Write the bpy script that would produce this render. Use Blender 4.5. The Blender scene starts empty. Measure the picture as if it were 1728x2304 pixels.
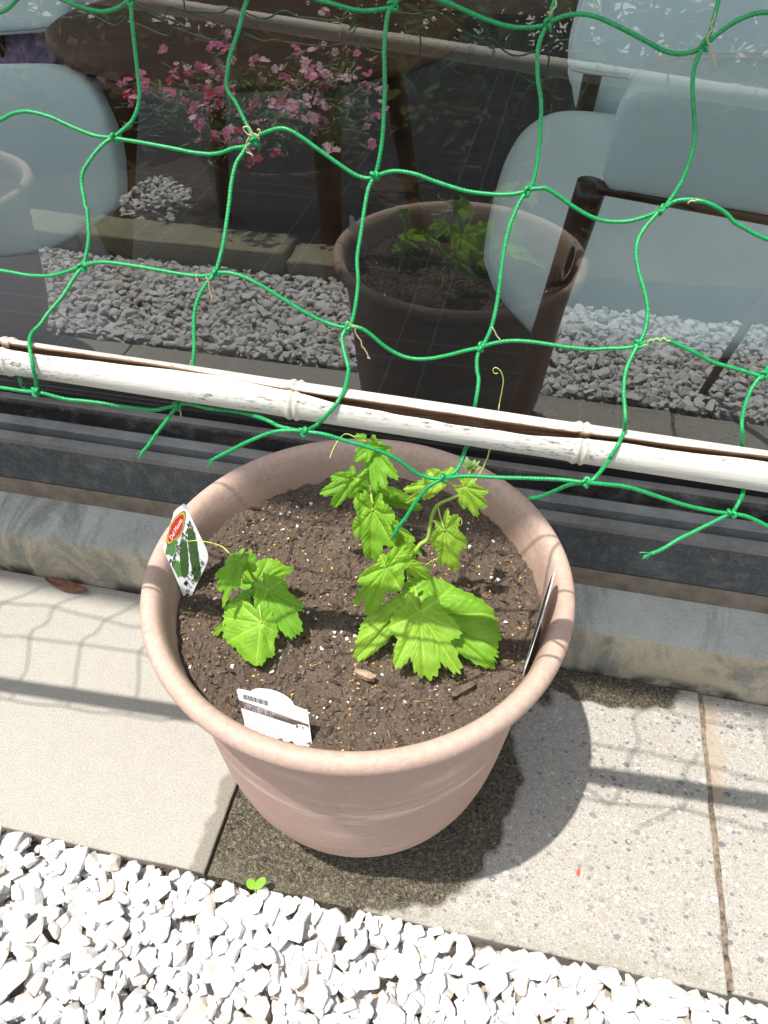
import bpy, bmesh, math, random
import numpy as np
from mathutils import Vector, Matrix, noise as mnoise

random.seed(7)
rng = np.random.default_rng(11)
scene = bpy.context.scene
COL = scene.collection

# ------------------------------------------------------------------ camera
cam_data = bpy.data.cameras.new("camera")
cam = bpy.data.objects.new("camera", cam_data)
COL.objects.link(cam)
PITCH, YAW, ROLL = 0.7644, -0.2020, 0.0106
_f = Vector((math.sin(YAW) * math.cos(PITCH), math.cos(YAW) * math.cos(PITCH), -math.sin(PITCH)))
_r = Vector((math.cos(YAW), -math.sin(YAW), 0))
_u = _r.cross(_f)
_r2 = _r * math.cos(ROLL) + _u * math.sin(ROLL)
_u2 = -_r * math.sin(ROLL) + _u * math.cos(ROLL)
cam.matrix_world = Matrix(((_r2.x, _u2.x, -_f.x, 0.1240), (_r2.y, _u2.y, -_f.y, -0.4862), (_r2.z, _u2.z, -_f.z, 0.9411), (0, 0, 0, 1)))
cam_data.sensor_fit = 'VERTICAL'
cam_data.sensor_height = 24.0
cam_data.lens = 24.0 * 1718.67 / 2304.0
cam_data.clip_start = 0.02
cam_data.clip_end = 400
scene.camera = cam

# ------------------------------------------------------------------ light
SUN_DIR = Vector((0.230, 0.203, -1.0)).normalized()          # the way the light travels
elev = math.asin(-SUN_DIR.z)
azim = math.atan2(-SUN_DIR.x, -SUN_DIR.y)
world = bpy.data.worlds.new("World")
scene.world = world
world.use_nodes = True
wn = world.node_tree.nodes
bg = wn["Background"]
sky = wn.new("ShaderNodeTexSky")
sky.sky_type = 'NISHITA'
sky.sun_disc = False
sky.sun_elevation = elev
sky.sun_rotation = azim
sky.air_density = 1.2
sky.dust_density = 2.0
hsv = wn.new("ShaderNodeHueSaturation")            # a thin summer haze: paler than the clean model sky
hsv.inputs["Saturation"].default_value = 0.50
world.node_tree.links.new(sky.outputs[0], hsv.inputs["Color"])
world.node_tree.links.new(hsv.outputs[0], bg.inputs[0])
bg.inputs[1].default_value = 0.135
sun_data = bpy.data.lights.new("sun", 'SUN')
sun_data.energy = 3.15
sun_data.angle = math.radians(0.7)
sun_data.color = (1.0, 0.955, 0.88)
sun = bpy.data.objects.new("sun", sun_data)
COL.objects.link(sun)
sun.rotation_euler = SUN_DIR.to_track_quat('-Z', 'Y').to_euler()
sun.location = (-1.5, -1.5, 6)
scene.view_settings.view_transform = 'Standard'
scene.view_settings.look = 'None'
scene.view_settings.exposure = 1.15
scene.view_settings.gamma = 1.0
scene.view_settings.use_curve_mapping = False
scene.cycles.use_denoising = True
scene.cycles.max_bounces = 10
scene.cycles.transparent_max_bounces = 12
scene.cycles.sample_clamp_indirect = 6.0

# ------------------------------------------------------------------ helpers
def tag(o, label=None, cat=None, group=None, kind=None):
    if label: o['label'] = label
    if cat: o['category'] = cat
    if group: o['group'] = group
    if kind: o['kind'] = kind
    return o

def thing(name, label, cat, loc=(0, 0, 0), group=None):
    o = bpy.data.objects.new(name, None)
    o.empty_display_size = 0.05
    COL.objects.link(o)
    o.location = loc
    return tag(o, label, cat, group)

def origin_of(o):
    v = Vector((0, 0, 0))
    while o is not None:
        v = v + o.location
        o = o.parent
    return v

def add_mesh(name, verts, faces, mats, parent=None, smooth=True, midx=None, attrs=None, colattr=None):
    """verts in world coordinates; faces list/array; links ONE mesh object"""
    verts = np.asarray(verts, dtype=np.float32).reshape(-1, 3)
    if parent is not None:
        verts = verts - np.array(origin_of(parent), dtype=np.float32)
    me = bpy.data.meshes.new(name)
    if isinstance(faces, np.ndarray) and faces.ndim == 2:
        nf, k = faces.shape
        me.vertices.add(len(verts)); me.vertices.foreach_set("co", verts.ravel())
        me.loops.add(nf * k); me.loops.foreach_set("vertex_index", faces.astype(np.int32).ravel())
        me.polygons.add(nf)
        me.polygons.foreach_set("loop_start", np.arange(0, nf * k, k, dtype=np.int32))
        me.update(calc_edges=True)
    else:
        me.from_pydata([tuple(v) for v in verts], [], [tuple(int(i) for i in f) for f in faces])
    n = len(me.polygons)
    me.polygons.foreach_set("use_smooth", np.full(n, bool(smooth)))
    if not isinstance(mats, (list, tuple)): mats = [mats]
    for m in mats: me.materials.append(m)
    if midx is not None:
        me.polygons.foreach_set("material_index", np.asarray(midx, dtype=np.int32))
    if attrs:
        for an, av in attrs.items():
            a = me.attributes.new(an, 'FLOAT', 'POINT')
            a.data.foreach_set("value", np.asarray(av, dtype=np.float32))
    if colattr is not None:
        a = me.attributes.new("tint", 'FLOAT_COLOR', 'POINT')
        c = np.ones((len(verts), 4), dtype=np.float32); c[:, :3] = colattr
        a.data.foreach_set("color", c.ravel())
    me.validate()
    me.update()
    o = bpy.data.objects.new(name, me)
    COL.objects.link(o)
    if parent is not None: o.parent = parent
    return o

def bm_obj(name, bm, mats, parent=None, smooth=False):
    bmesh.ops.recalc_face_normals(bm, faces=bm.faces)
    vs = np.array([v.co[:] for v in bm.verts], dtype=np.float32)
    bm.verts.index_update()
    fs = [[v.index for v in f.verts] for f in bm.faces]
    mi = [f.material_index for f in bm.faces]
    bm.free()
    return add_mesh(name, vs, fs, mats, parent, smooth, mi)

def box_bm(lo, hi, bevel=0.0, seg=2, bm=None):
    own = bm is None
    if own: bm = bmesh.new()
    g = bmesh.ops.create_cube(bm, size=1.0)
    c = [(a + b) / 2 for a, b in zip(lo, hi)]; s = [b - a for a, b in zip(lo, hi)]
    for v in g['verts']:
        v.co = Vector((c[0] + v.co.x * s[0], c[1] + v.co.y * s[1], c[2] + v.co.z * s[2]))
    if bevel > 0:
        es = list({e for v in g['verts'] for e in v.link_edges})
        bmesh.ops.bevel(bm, geom=es, offset=bevel, segments=seg, profile=0.5, affect='EDGES')
    return bm

def lathe(profile, n=96, centre=(0, 0, 0)):
    pr = np.array(profile, float); m = len(pr)
    th = np.linspace(0, 2 * np.pi, n, endpoint=False)
    v = np.zeros((m, n, 3))
    v[:, :, 0] = pr[:, 0:1] * np.cos(th) + centre[0]
    v[:, :, 1] = pr[:, 0:1] * np.sin(th) + centre[1]
    v[:, :, 2] = pr[:, 1:2] + centre[2]
    i = np.arange(m - 1)[:, None] * n; j = np.arange(n)[None, :]; j2 = (j + 1) % n
    f = np.stack([i + j, i + j2, i + n + j2, i + n + j], -1).reshape(-1, 4)
    return v.reshape(-1, 3), f

def catmull(P, step):
    """smooth path through the points, resampled to about even steps"""
    P = np.array(P, float)
    if len(P) < 3:
        n = max(2, int(np.linalg.norm(P[-1] - P[0]) / step)); t = np.linspace(0, 1, n)[:, None]
        return P[0] * (1 - t) + P[-1] * t
    Q = np.vstack([2 * P[0] - P[1], P, 2 * P[-1] - P[-2]])
    out = []
    for i in range(1, len(Q) - 2):
        p0, p1, p2, p3 = Q[i - 1:i + 3]
        t = np.linspace(0, 1, 12, endpoint=False)[:, None]
        out.append(0.5 * (2 * p1 + (p2 - p0) * t + (2 * p0 - 5 * p1 + 4 * p2 - p3) * t ** 2 + (3 * p1 - p0 - 3 * p2 + p3) * t ** 3))
    out.append(P[-1:])
    C = np.vstack(out)
    d = np.r_[0, np.cumsum(np.linalg.norm(np.diff(C, axis=0), axis=1))]
    n = max(3, int(d[-1] / step) + 1)
    s = np.linspace(0, d[-1], n)
    return np.stack([np.interp(s, d, C[:, k]) for k in range(3)], 1)

def tube(path, radius, n=8, lobes=0, pitch=0.005, depth=0.2, caps=True):
    """tube along an already sampled path; lobes > 0 gives a twisted cord"""
    P = np.asarray(path, float); m = len(P)
    r = np.broadcast_to(np.asarray(radius, float), (m,))
    T = np.gradient(P, axis=0); T /= np.linalg.norm(T, axis=1)[:, None] + 1e-12
    N = np.zeros_like(P)
    a = np.array([0, 0, 1.0]) if abs(T[0, 2]) < 0.9 else np.array([1.0, 0, 0])
    N[0] = np.cross(T[0], a); N[0] /= np.linalg.norm(N[0])
    for i in range(1, m):
        v = N[i - 1] - T[i] * (N[i - 1] @ T[i]); N[i] = v / (np.linalg.norm(v) + 1e-12)
    B = np.cross(T, N)
    s = np.r_[0, np.cumsum(np.linalg.norm(np.diff(P, axis=0), axis=1))]
    th = np.linspace(0, 2 * np.pi, n, endpoint=False)
    A = th[None, :] + np.zeros((m, 1))
    R = r[:, None] * np.ones((1, n))
    if lobes:
        ph = 2 * np.pi * s[:, None] / pitch
        R = R * (1 - depth + depth * np.abs(np.cos(lobes * 0.5 * (A - ph))) ** 0.7)
    V = P[:, None, :] + R[..., None] * (np.cos(A)[..., None] * N[:, None, :] + np.sin(A)[..., None] * B[:, None, :])
    V = V.reshape(-1, 3)
    i = np.arange(m - 1)[:, None] * n; j = np.arange(n)[None, :]; j2 = (j + 1) % n
    F = np.stack([i + j, i + j2, i + n + j2, i + n + j], -1).reshape(-1, 4)
    if caps:
        V = np.vstack([V, P[:1], P[-1:]])
        c0, c1 = len(V) - 2, len(V) - 1
        jj = np.arange(n)
        F = np.vstack([F, np.stack([np.full(n, c0), (jj + 1) % n, jj, jj], -1) * 1, np.stack([np.full(n, c1), (m - 1) * n + jj, (m - 1) * n + (jj + 1) % n, (m - 1) * n + (jj + 1) % n], -1)])
    return V, F

def quads_fix(F):
    return [tuple(dict.fromkeys(int(x) for x in f)) for f in F]

class Geo:
    """collects pieces into one mesh"""
    def __init__(self): self.v = []; self.f = []; self.m = []; self.a = []; self.n = 0
    def add(self, V, F, mi=0, att=None):
        V = np.asarray(V, float)
        self.v.append(V)
        for f in F:
            g = tuple(dict.fromkeys(int(x) + self.n for x in f))
            if len(g) >= 3: self.f.append(g); self.m.append(mi)
        self.a.append(np.zeros(len(V)) if att is None else np.broadcast_to(np.asarray(att, float), (len(V),)))
        self.n += len(V)
    def build(self, name, mats, parent=None, smooth=True, attr=None):
        return add_mesh(name, np.vstack(self.v), self.f, mats, parent, smooth, self.m, {attr: np.concatenate(self.a)} if attr else None)

def vnoise(x, y, seed=0):
    """2-D value noise, vectorised"""
    r = np.random.default_rng(seed); tab = r.random((256, 256))
    xi = np.floor(x).astype(int); yi = np.floor(y).astype(int)
    fx = x - xi; fy = y - yi
    fx = fx * fx * (3 - 2 * fx); fy = fy * fy * (3 - 2 * fy)
    g = lambda i, j: tab[i % 256, j % 256]
    return (g(xi, yi) * (1 - fx) + g(xi + 1, yi) * fx) * (1 - fy) + (g(xi, yi + 1) * (1 - fx) + g(xi + 1, yi + 1) * fx) * fy

# ------------------------------------------------------------------ materials
class NT:
    def __init__(self, name):
        self.m = bpy.data.materials.new(name); self.m.use_nodes = True
        self.t = self.m.node_tree; self.n = self.t.nodes
        self.bsdf = self.n["Principled BSDF"]; self.out = self.n["Material Output"]
    def new(self, kind): return self.n.new(kind)
    def link(self, a, b): self.t.links.new(a, b)
    def pos(self):
        return self.new("ShaderNodeNewGeometry").outputs["Position"]
    def noise(self, scale, detail=4, rough=0.55, vec=None, dist=0.0):
        nd = self.new("ShaderNodeTexNoise"); nd.inputs["Scale"].default_value = scale
        nd.inputs["Detail"].default_value = detail; nd.inputs["Roughness"].default_value = rough
        nd.inputs["Distortion"].default_value = dist
        self.link(vec if vec is not None else self.pos(), nd.inputs["Vector"])
        return nd.outputs["Fac"]
    def voro(self, scale, vec=None, feature='F1', out="Distance", rand=1.0):
        nd = self.new("ShaderNodeTexVoronoi"); nd.feature = feature
        nd.inputs["Scale"].default_value = scale; nd.inputs["Randomness"].default_value = rand
        self.link(vec if vec is not None else self.pos(), nd.inputs["Vector"])
        return nd.outputs[out]
    def ramp(self, fac, stops):
        nd = self.new("ShaderNodeValToRGB"); e = nd.color_ramp.elements
        while len(e) < len(stops): e.new(0.5)
        for k, (p, c) in enumerate(stops):
            e[k].position = p
            e[k].color = (c, c, c, 1) if isinstance(c, (int, float)) else (*c, 1)
        self.link(fac, nd.inputs[0]); return nd.outputs[0]
    def mix(self, fac, a, b, mode='MIX'):
        nd = self.new("ShaderNodeMix"); nd.data_type = 'RGBA'; nd.blend_type = mode
        for s, v in ((nd.inputs[0], fac), (nd.inputs[6], a), (nd.inputs[7], b)):
            if isinstance(v, (int, float)): s.default_value = v
            elif isinstance(v, tuple): s.default_value = (*v, 1) if len(v) == 3 else v
            else: self.link(v, s)
        return nd.outputs[2]
    def math(self, op, a, b=None, c=None, clamp=False):
        nd = self.new("ShaderNodeMath"); nd.operation = op; nd.use_clamp = clamp
        for s, v in zip(nd.inputs, (a, b, c)):
            if v is None: continue
            if isinstance(v, (int, float)): s.default_value = v
            else: self.link(v, s)
        return nd.outputs[0]
    def smooth(self, x, lo, hi):
        nd = self.new("ShaderNodeMapRange"); nd.interpolation_type = 'SMOOTHSTEP'
        self.link(x, nd.inputs[0]); nd.inputs[1].default_value = lo; nd.inputs[2].default_value = hi
        return nd.outputs[0]
    def sep(self, v=None):
        nd = self.new("ShaderNodeSeparateXYZ"); self.link(v if v is not None else self.pos(), nd.inputs[0]); return nd.outputs
    def mapping(self, scale=(1, 1, 1), vec=None, rot=(0, 0, 0)):
        nd = self.new("ShaderNodeMapping"); nd.inputs["Scale"].default_value = scale; nd.inputs["Rotation"].default_value = rot
        self.link(vec if vec is not None else self.pos(), nd.inputs[0]); return nd.outputs[0]
    def attr(self, name, out="Fac"):
        nd = self.new("ShaderNodeAttribute"); nd.attribute_name = name; return nd.outputs[out]
    def bump(self, h, strength=0.5, dist=0.001, normal=None):
        nd = self.new("ShaderNodeBump"); nd.inputs["Strength"].default_value = strength; nd.inputs["Distance"].default_value = dist
        self.link(h, nd.inputs["Height"])
        if normal is not None: self.link(normal, nd.inputs["Normal"])
        return nd.outputs[0]
    def set(self, color=None, rough=None, normal=None, spec=None, metal=None):
        b = self.bsdf.inputs
        for s, v in ((b["Base Color"], color), (b["Roughness"], rough), (b["Normal"], normal), (b["Specular IOR Level"], spec), (b["Metallic"], metal)):
            if v is None: continue
            if isinstance(v, (int, float)): s.default_value = v
            elif isinstance(v, tuple): s.default_value = (*v, 1)
            else: self.link(v, s)
        return self.m

def plain(name, col, rough=0.6, spec=0.3, var=0.15, scale=60, metal=0.0, bump=0.0):
    t = NT(name)
    n = t.noise(scale, 5)
    c = t.mix(t.ramp(n, [(0.3, 0.0), (0.7, 1.0)]), tuple(x * (1 - var) for x in col), tuple(min(1, x * (1 + var)) for x in col))
    t.set(c, rough, t.bump(n, bump, 0.002) if bump else None, spec, metal)
    return t.m

# ---- measured shapes (metres)
STRANDS = [
 [(-0.2085, 0.045, 0.839), (-0.2007, 0.045, 0.8364), (-0.1894, 0.045, 0.8332), (-0.1786, 0.045, 0.8313), (-0.171, 0.045, 0.8317), (-0.1631, 0.045, 0.8337), (-0.1567, 0.045, 0.8369), (-0.1531, 0.045, 0.8385)],
 [(-0.1531, 0.045, 0.8385), (-0.1406, 0.045, 0.8433), (-0.1192, 0.045, 0.8484), (-0.075, 0.045, 0.8516), (-0.0413, 0.045, 0.8475), (-0.0289, 0.045, 0.8439), (-0.0234, 0.045, 0.8431), (-0.0163, 0.045, 0.8417), (-0.008, 0.045, 0.8402), (0.0004, 0.045, 0.8397), (0.0087, 0.045, 0.8407), (0.0153, 0.045, 0.8421), (0.0177, 0.045, 0.8439)],
 [(0.0172, 0.045, 0.8441), (0.0284, 0.045, 0.8505), (0.0389, 0.045, 0.8496), (0.0462, 0.045, 0.8472), (0.0536, 0.045, 0.8452), (0.0651, 0.045, 0.8414), (0.0774, 0.045, 0.8379), (0.0896, 0.045, 0.8357), (0.0998, 0.045, 0.8359), (0.1083, 0.045, 0.8373), (0.1108, 0.045, 0.8385)],
 [(0.1111, 0.045, 0.8388), (0.115, 0.045, 0.841), (0.1201, 0.045, 0.8429), (0.1276, 0.045, 0.8439), (0.1369, 0.045, 0.8431), (0.1474, 0.045, 0.8399), (0.1598, 0.045, 0.8355), (0.1706, 0.045, 0.8313), (0.179, 0.045, 0.828), (0.1869, 0.045, 0.8269), (0.1934, 0.045, 0.8278), (0.1988, 0.045, 0.8301), (0.2008, 0.045, 0.8322)],
 [(0.2011, 0.045, 0.8323), (0.2073, 0.045, 0.8389), (0.2143, 0.045, 0.8445), (0.2217, 0.045, 0.848), (0.2298, 0.045, 0.8494), (0.2438, 0.045, 0.8478), (0.264, 0.045, 0.8405)],
 [(-0.2709, 0.0115, 0.7634), (-0.2497, 0.0115, 0.7705), (-0.239, 0.0115, 0.7751), (-0.2292, 0.0115, 0.7773), (-0.2213, 0.0115, 0.7771), (-0.2101, 0.0115, 0.775), (-0.2013, 0.0115, 0.7718), (-0.1923, 0.0115, 0.7686), (-0.1814, 0.0115, 0.7656), (-0.1727, 0.0115, 0.765), (-0.1668, 0.0115, 0.7654)],
 [(-0.1668, 0.0115, 0.7654), (-0.1621, 0.0115, 0.7646), (-0.1478, 0.0115, 0.7636), (-0.1336, 0.0115, 0.7623), (-0.1214, 0.0115, 0.7611), (-0.113, 0.0115, 0.7601), (-0.1, 0.0115, 0.7598), (-0.0913, 0.0115, 0.7613), (-0.0814, 0.0115, 0.765), (-0.0728, 0.0115, 0.7669), (-0.0664, 0.0115, 0.7707)],
 [(-0.0664, 0.0115, 0.7707), (-0.0628, 0.0115, 0.7743), (-0.0552, 0.0115, 0.7777), (-0.0478, 0.0115, 0.7796), (-0.0417, 0.0115, 0.7786), (-0.0339, 0.0115, 0.7748), (-0.0245, 0.0115, 0.769), (-0.0122, 0.0115, 0.7616), (-0.0016, 0.0115, 0.7557), (0.0055, 0.0115, 0.7533), (0.0109, 0.0115, 0.7534), (0.014, 0.0115, 0.7553)],
 [(0.014, 0.0115, 0.7553), (0.0198, 0.0115, 0.7571), (0.0156, 0.0115, 0.7555), (0.0218, 0.0115, 0.7581), (0.0289, 0.0115, 0.7593), (0.0403, 0.0115, 0.7584), (0.0509, 0.0115, 0.7555), (0.0641, 0.0115, 0.7524), (0.0756, 0.0115, 0.7504), (0.0903, 0.0115, 0.75), (0.1013, 0.0115, 0.7509), (0.1079, 0.0115, 0.7524), (0.1123, 0.0115, 0.754)],
 [(0.1123, 0.0115, 0.754), (0.1151, 0.0115, 0.7555), (0.1208, 0.0115, 0.7564), (0.1236, 0.0115, 0.7567), (0.1317, 0.0115, 0.7528), (0.1419, 0.0115, 0.747), (0.1529, 0.0115, 0.742), (0.1617, 0.0115, 0.7398), (0.17, 0.0115, 0.7397), (0.178, 0.0115, 0.7409), (0.1856, 0.0115, 0.7438), (0.1914, 0.0115, 0.7469), (0.1956, 0.0115, 0.7494)],
 [(0.1956, 0.0115, 0.7494), (0.2021, 0.0115, 0.7554), (0.2095, 0.0115, 0.7572), (0.2167, 0.0115, 0.7572), (0.2252, 0.0115, 0.755), (0.2334, 0.0115, 0.7512), (0.2402, 0.0115, 0.7461), (0.246, 0.0115, 0.7436), (0.2537, 0.0115, 0.7403), (0.263, 0.0115, 0.7372), (0.2766, 0.0115, 0.7318)],
 [(-0.2661, -0.046, 0.6898), (-0.2446, -0.046, 0.689), (-0.234, -0.046, 0.6884), (-0.2217, -0.046, 0.6877), (-0.2051, -0.046, 0.6895), (-0.1914, -0.046, 0.6941), (-0.1816, -0.046, 0.6981), (-0.1781, -0.046, 0.6993)],
 [(-0.1781, -0.046, 0.6993), (-0.1701, -0.046, 0.7024), (-0.1611, -0.046, 0.704), (-0.1459, -0.046, 0.7041), (-0.1278, -0.046, 0.7031), (-0.1098, -0.046, 0.7018), (-0.0951, -0.046, 0.7015), (-0.0851, -0.046, 0.7032), (-0.0807, -0.046, 0.7054)],
 [(-0.0807, -0.046, 0.7054), (-0.0725, -0.046, 0.7063), (-0.0623, -0.046, 0.7046), (-0.0501, -0.046, 0.6995), (-0.0365, -0.046, 0.6919), (-0.0226, -0.046, 0.6843), (-0.0085, -0.046, 0.6783), (0.0026, -0.046, 0.6759), (0.0074, -0.046, 0.6765)],
 [(0.0074, -0.046, 0.6765), (0.0154, -0.046, 0.677), (0.0225, -0.046, 0.6735), (0.0316, -0.046, 0.6661), (0.0407, -0.046, 0.6608), (0.0511, -0.046, 0.6582), (0.0626, -0.046, 0.6594), (0.0751, -0.046, 0.6636), (0.0873, -0.046, 0.669), (0.0969, -0.046, 0.6727)],
 [(0.0975, -0.046, 0.6728), (0.1039, -0.046, 0.6765), (0.1145, -0.046, 0.68), (0.1263, -0.046, 0.6813), (0.1383, -0.046, 0.6811), (0.1538, -0.046, 0.6805), (0.1678, -0.046, 0.681), (0.1748, -0.046, 0.6825), (0.1849, -0.046, 0.6842), (0.1923, -0.046, 0.6862), (0.1945, -0.046, 0.6876)],
 [(0.1945, -0.046, 0.6876), (0.1982, -0.046, 0.6901), (0.2035, -0.046, 0.6928), (0.2101, -0.046, 0.6935), (0.2175, -0.046, 0.6911), (0.2277, -0.046, 0.6875), (0.2393, -0.046, 0.6825), (0.2501, -0.046, 0.68), (0.2599, -0.046, 0.6783), (0.2689, -0.046, 0.6765), (0.273, -0.046, 0.6766)],
 [(0.273, -0.046, 0.6766), (0.2787, -0.046, 0.6769), (0.2888, -0.046, 0.6835)],
 [(-0.2329, -0.118, 0.6412), (-0.2173, -0.118, 0.6424), (-0.2074, -0.118, 0.6423), (-0.1975, -0.118, 0.6422), (-0.1913, -0.118, 0.6431)],
 [(-0.1913, -0.118, 0.6431), (-0.1856, -0.1168, 0.6415), (-0.1801, -0.1156, 0.6394), (-0.1719, -0.1139, 0.6369), (-0.1598, -0.1115, 0.6356), (-0.1477, -0.1091, 0.6339), (-0.1374, -0.1071, 0.6318), (-0.1244, -0.1046, 0.6299), (-0.1146, -0.1027, 0.6292), (-0.106, -0.1012, 0.6315), (-0.0994, -0.1, 0.6334)],
 [(-0.0994, -0.1, 0.6334), (-0.091, -0.1002, 0.6365), (-0.0755, -0.102, 0.6363), (-0.0522, -0.0993, 0.6343), (-0.0308, -0.1126, 0.6417), (-0.0226, -0.1144, 0.6397), (-0.0127, -0.1164, 0.6401), (-0.0044, -0.118, 0.6408)],
 [(-0.0044, -0.118, 0.6408), (0.0089, -0.1166, 0.6398), (0.0235, -0.115, 0.6354), (0.0353, -0.1137, 0.6321), (0.0471, -0.1124, 0.628), (0.0576, -0.1112, 0.6215), (0.0684, -0.1098, 0.6125), (0.0792, -0.1087, 0.6091), (0.086, -0.108, 0.6098)],
 [(0.086, -0.108, 0.6098), (0.1002, -0.1095, 0.6158), (0.1224, -0.112, 0.6209), (0.1424, -0.1143, 0.6259), (0.1604, -0.1164, 0.63), (0.1742, -0.118, 0.6317)],
 [(0.1742, -0.118, 0.6317), (0.1869, -0.1155, 0.6305), (0.2013, -0.1127, 0.6282), (0.2198, -0.1092, 0.6213), (0.2385, -0.1057, 0.6144), (0.257, -0.1022, 0.6096), (0.2689, -0.1, 0.6079)],
 [(0.2689, -0.1, 0.6079), (0.2774, -0.1, 0.6077), (0.2868, -0.1, 0.6045), (0.2932, -0.1, 0.6018), (0.3151, -0.1, 0.5951)],
 [(-0.099, -0.1, 0.6329), (-0.1019, -0.1025, 0.6297), (-0.1062, -0.1065, 0.624), (-0.1122, -0.1118, 0.6167), (-0.1175, -0.1169, 0.6092), (-0.1214, -0.12, 0.605)],
 [(-0.0044, -0.118, 0.6408), (-0.0118, -0.1189, 0.6412), (-0.0239, -0.1203, 0.6389), (-0.0399, -0.1221, 0.6304), (-0.0532, -0.1236, 0.6215), (-0.0652, -0.125, 0.6135)],
 [(0.086, -0.108, 0.6098), (0.0769, -0.1119, 0.6037), (0.0702, -0.116, 0.5935), (0.0643, -0.1203, 0.5813), (0.0595, -0.1233, 0.5732), (0.0575, -0.125, 0.5677)],
 [(0.1742, -0.118, 0.6317), (0.1659, -0.1098, 0.6211), (0.159, -0.1023, 0.6082), (0.1516, -0.0947, 0.5948), (0.1461, -0.09, 0.5877)],
 [(0.2676, -0.1, 0.6076), (0.2602, -0.105, 0.6048), (0.2487, -0.1125, 0.6009), (0.2382, -0.1194, 0.5974), (0.2297, -0.1255, 0.5934), (0.2226, -0.13, 0.5917)],
 [(-0.2077, -0.1086, 0.6447), (-0.2164, -0.0984, 0.6316), (-0.2062, -0.1077, 0.6347), (-0.1913, -0.118, 0.6431)],
 [(-0.1618, 0.065, 0.8457), (-0.1531, 0.045, 0.8385)],
 [(-0.1531, 0.045, 0.8385), (-0.1524, 0.0404, 0.8284), (-0.1512, 0.0358, 0.8182), (-0.1497, 0.0303, 0.8057), (-0.1483, 0.0254, 0.7944), (-0.1483, 0.0226, 0.7879), (-0.1505, 0.0195, 0.7805), (-0.1545, 0.0168, 0.7744), (-0.1611, 0.0139, 0.7693), (-0.1668, 0.0115, 0.7654)],
 [(-0.1668, 0.0115, 0.7654), (-0.1713, 0.0078, 0.7632), (-0.1768, 0.0025, 0.7585), (-0.1814, -0.0028, 0.753), (-0.1845, -0.0071, 0.7481), (-0.1851, -0.0109, 0.7432), (-0.1831, -0.0157, 0.7371), (-0.1801, -0.0217, 0.7297), (-0.1791, -0.0222, 0.7295), (-0.1763, -0.0314, 0.7176), (-0.176, -0.0369, 0.7103), (-0.1776, -0.0435, 0.7015), (-0.1789, -0.046, 0.6984)],
 [(-0.1789, -0.046, 0.6984), (-0.1828, -0.0527, 0.6936), (-0.188, -0.0637, 0.6849), (-0.1946, -0.0745, 0.6777), (-0.1984, -0.0819, 0.6723), (-0.2015, -0.0867, 0.6695), (-0.1966, -0.0981, 0.6716), (-0.1915, -0.1075, 0.6718), (-0.1877, -0.1141, 0.6673), (-0.1867, -0.1175, 0.6604), (-0.1881, -0.117, 0.6525), (-0.1908, -0.1152, 0.6456), (-0.1907, -0.118, 0.6432)],
 [(-0.0754, 0.055, 0.8486), (-0.0771, 0.0507, 0.8408), (-0.0789, 0.0477, 0.8356), (-0.081, 0.0434, 0.8276), (-0.084, 0.0386, 0.8189), (-0.0867, 0.0345, 0.8114), (-0.0878, 0.0306, 0.8038), (-0.0878, 0.0274, 0.7977), (-0.0857, 0.0252, 0.7937), (-0.0811, 0.0225, 0.7899), (-0.076, 0.0186, 0.7834), (-0.0719, 0.0154, 0.7781), (-0.0667, 0.0115, 0.7715)],
 [(-0.0664, 0.0115, 0.7707), (-0.0704, 0.0078, 0.7683), (-0.0732, 0.0039, 0.7644), (-0.0759, -0.0001, 0.7605), (-0.0773, -0.0046, 0.7552), (-0.0779, -0.0107, 0.7479), (-0.0777, -0.0162, 0.7413), (-0.0779, -0.024, 0.7319), (-0.0784, -0.0335, 0.7204), (-0.08, -0.0413, 0.711), (-0.0812, -0.046, 0.7053)],
 [(-0.0807, -0.046, 0.7054), (-0.086, -0.051, 0.7004), (-0.0911, -0.058, 0.6917), (-0.0928, -0.0651, 0.6817), (-0.0914, -0.0737, 0.6694), (-0.0908, -0.0779, 0.6635), (-0.0913, -0.0829, 0.6529), (-0.0932, -0.0846, 0.6441), (-0.0943, -0.0916, 0.6377), (-0.0994, -0.1, 0.6334)],
 [(0.0161, 0.065, 0.8508), (0.0177, 0.045, 0.8439)],
 [(0.0177, 0.045, 0.8439), (0.0149, 0.0429, 0.8394), (0.0141, 0.0395, 0.831), (0.0143, 0.0351, 0.8198), (0.0159, 0.03, 0.8064), (0.0167, 0.0248, 0.7926), (0.017, 0.0197, 0.7784), (0.0162, 0.0158, 0.7674), (0.015, 0.0131, 0.7599), (0.0136, 0.0115, 0.7553)],
 [(0.0124, 0.0115, 0.7531), (0.0102, 0.0073, 0.7479), (0.0093, 0.0001, 0.7384), (0.0089, -0.0099, 0.7249), (0.0084, -0.0191, 0.7123), (0.011, -0.0283, 0.6998), (0.011, -0.0375, 0.6869), (0.0097, -0.0433, 0.6787), (0.0071, -0.046, 0.6757)],
 [(0.0071, -0.046, 0.6757), (0.0053, -0.0522, 0.672), (0.0084, -0.06, 0.667), (0.0131, -0.0691, 0.6618), (0.0144, -0.0727, 0.6596), (0.0163, -0.0896, 0.6584), (0.0144, -0.1008, 0.6551), (0.0079, -0.1061, 0.647), (0.0008, -0.1046, 0.6373), (-0.0029, -0.118, 0.6411)],
 [(0.1115, 0.065, 0.8547), (0.1122, 0.057, 0.8481), (0.1114, 0.0528, 0.8448), (0.1112, 0.0474, 0.8404), (0.1108, 0.045, 0.8385)],
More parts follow.
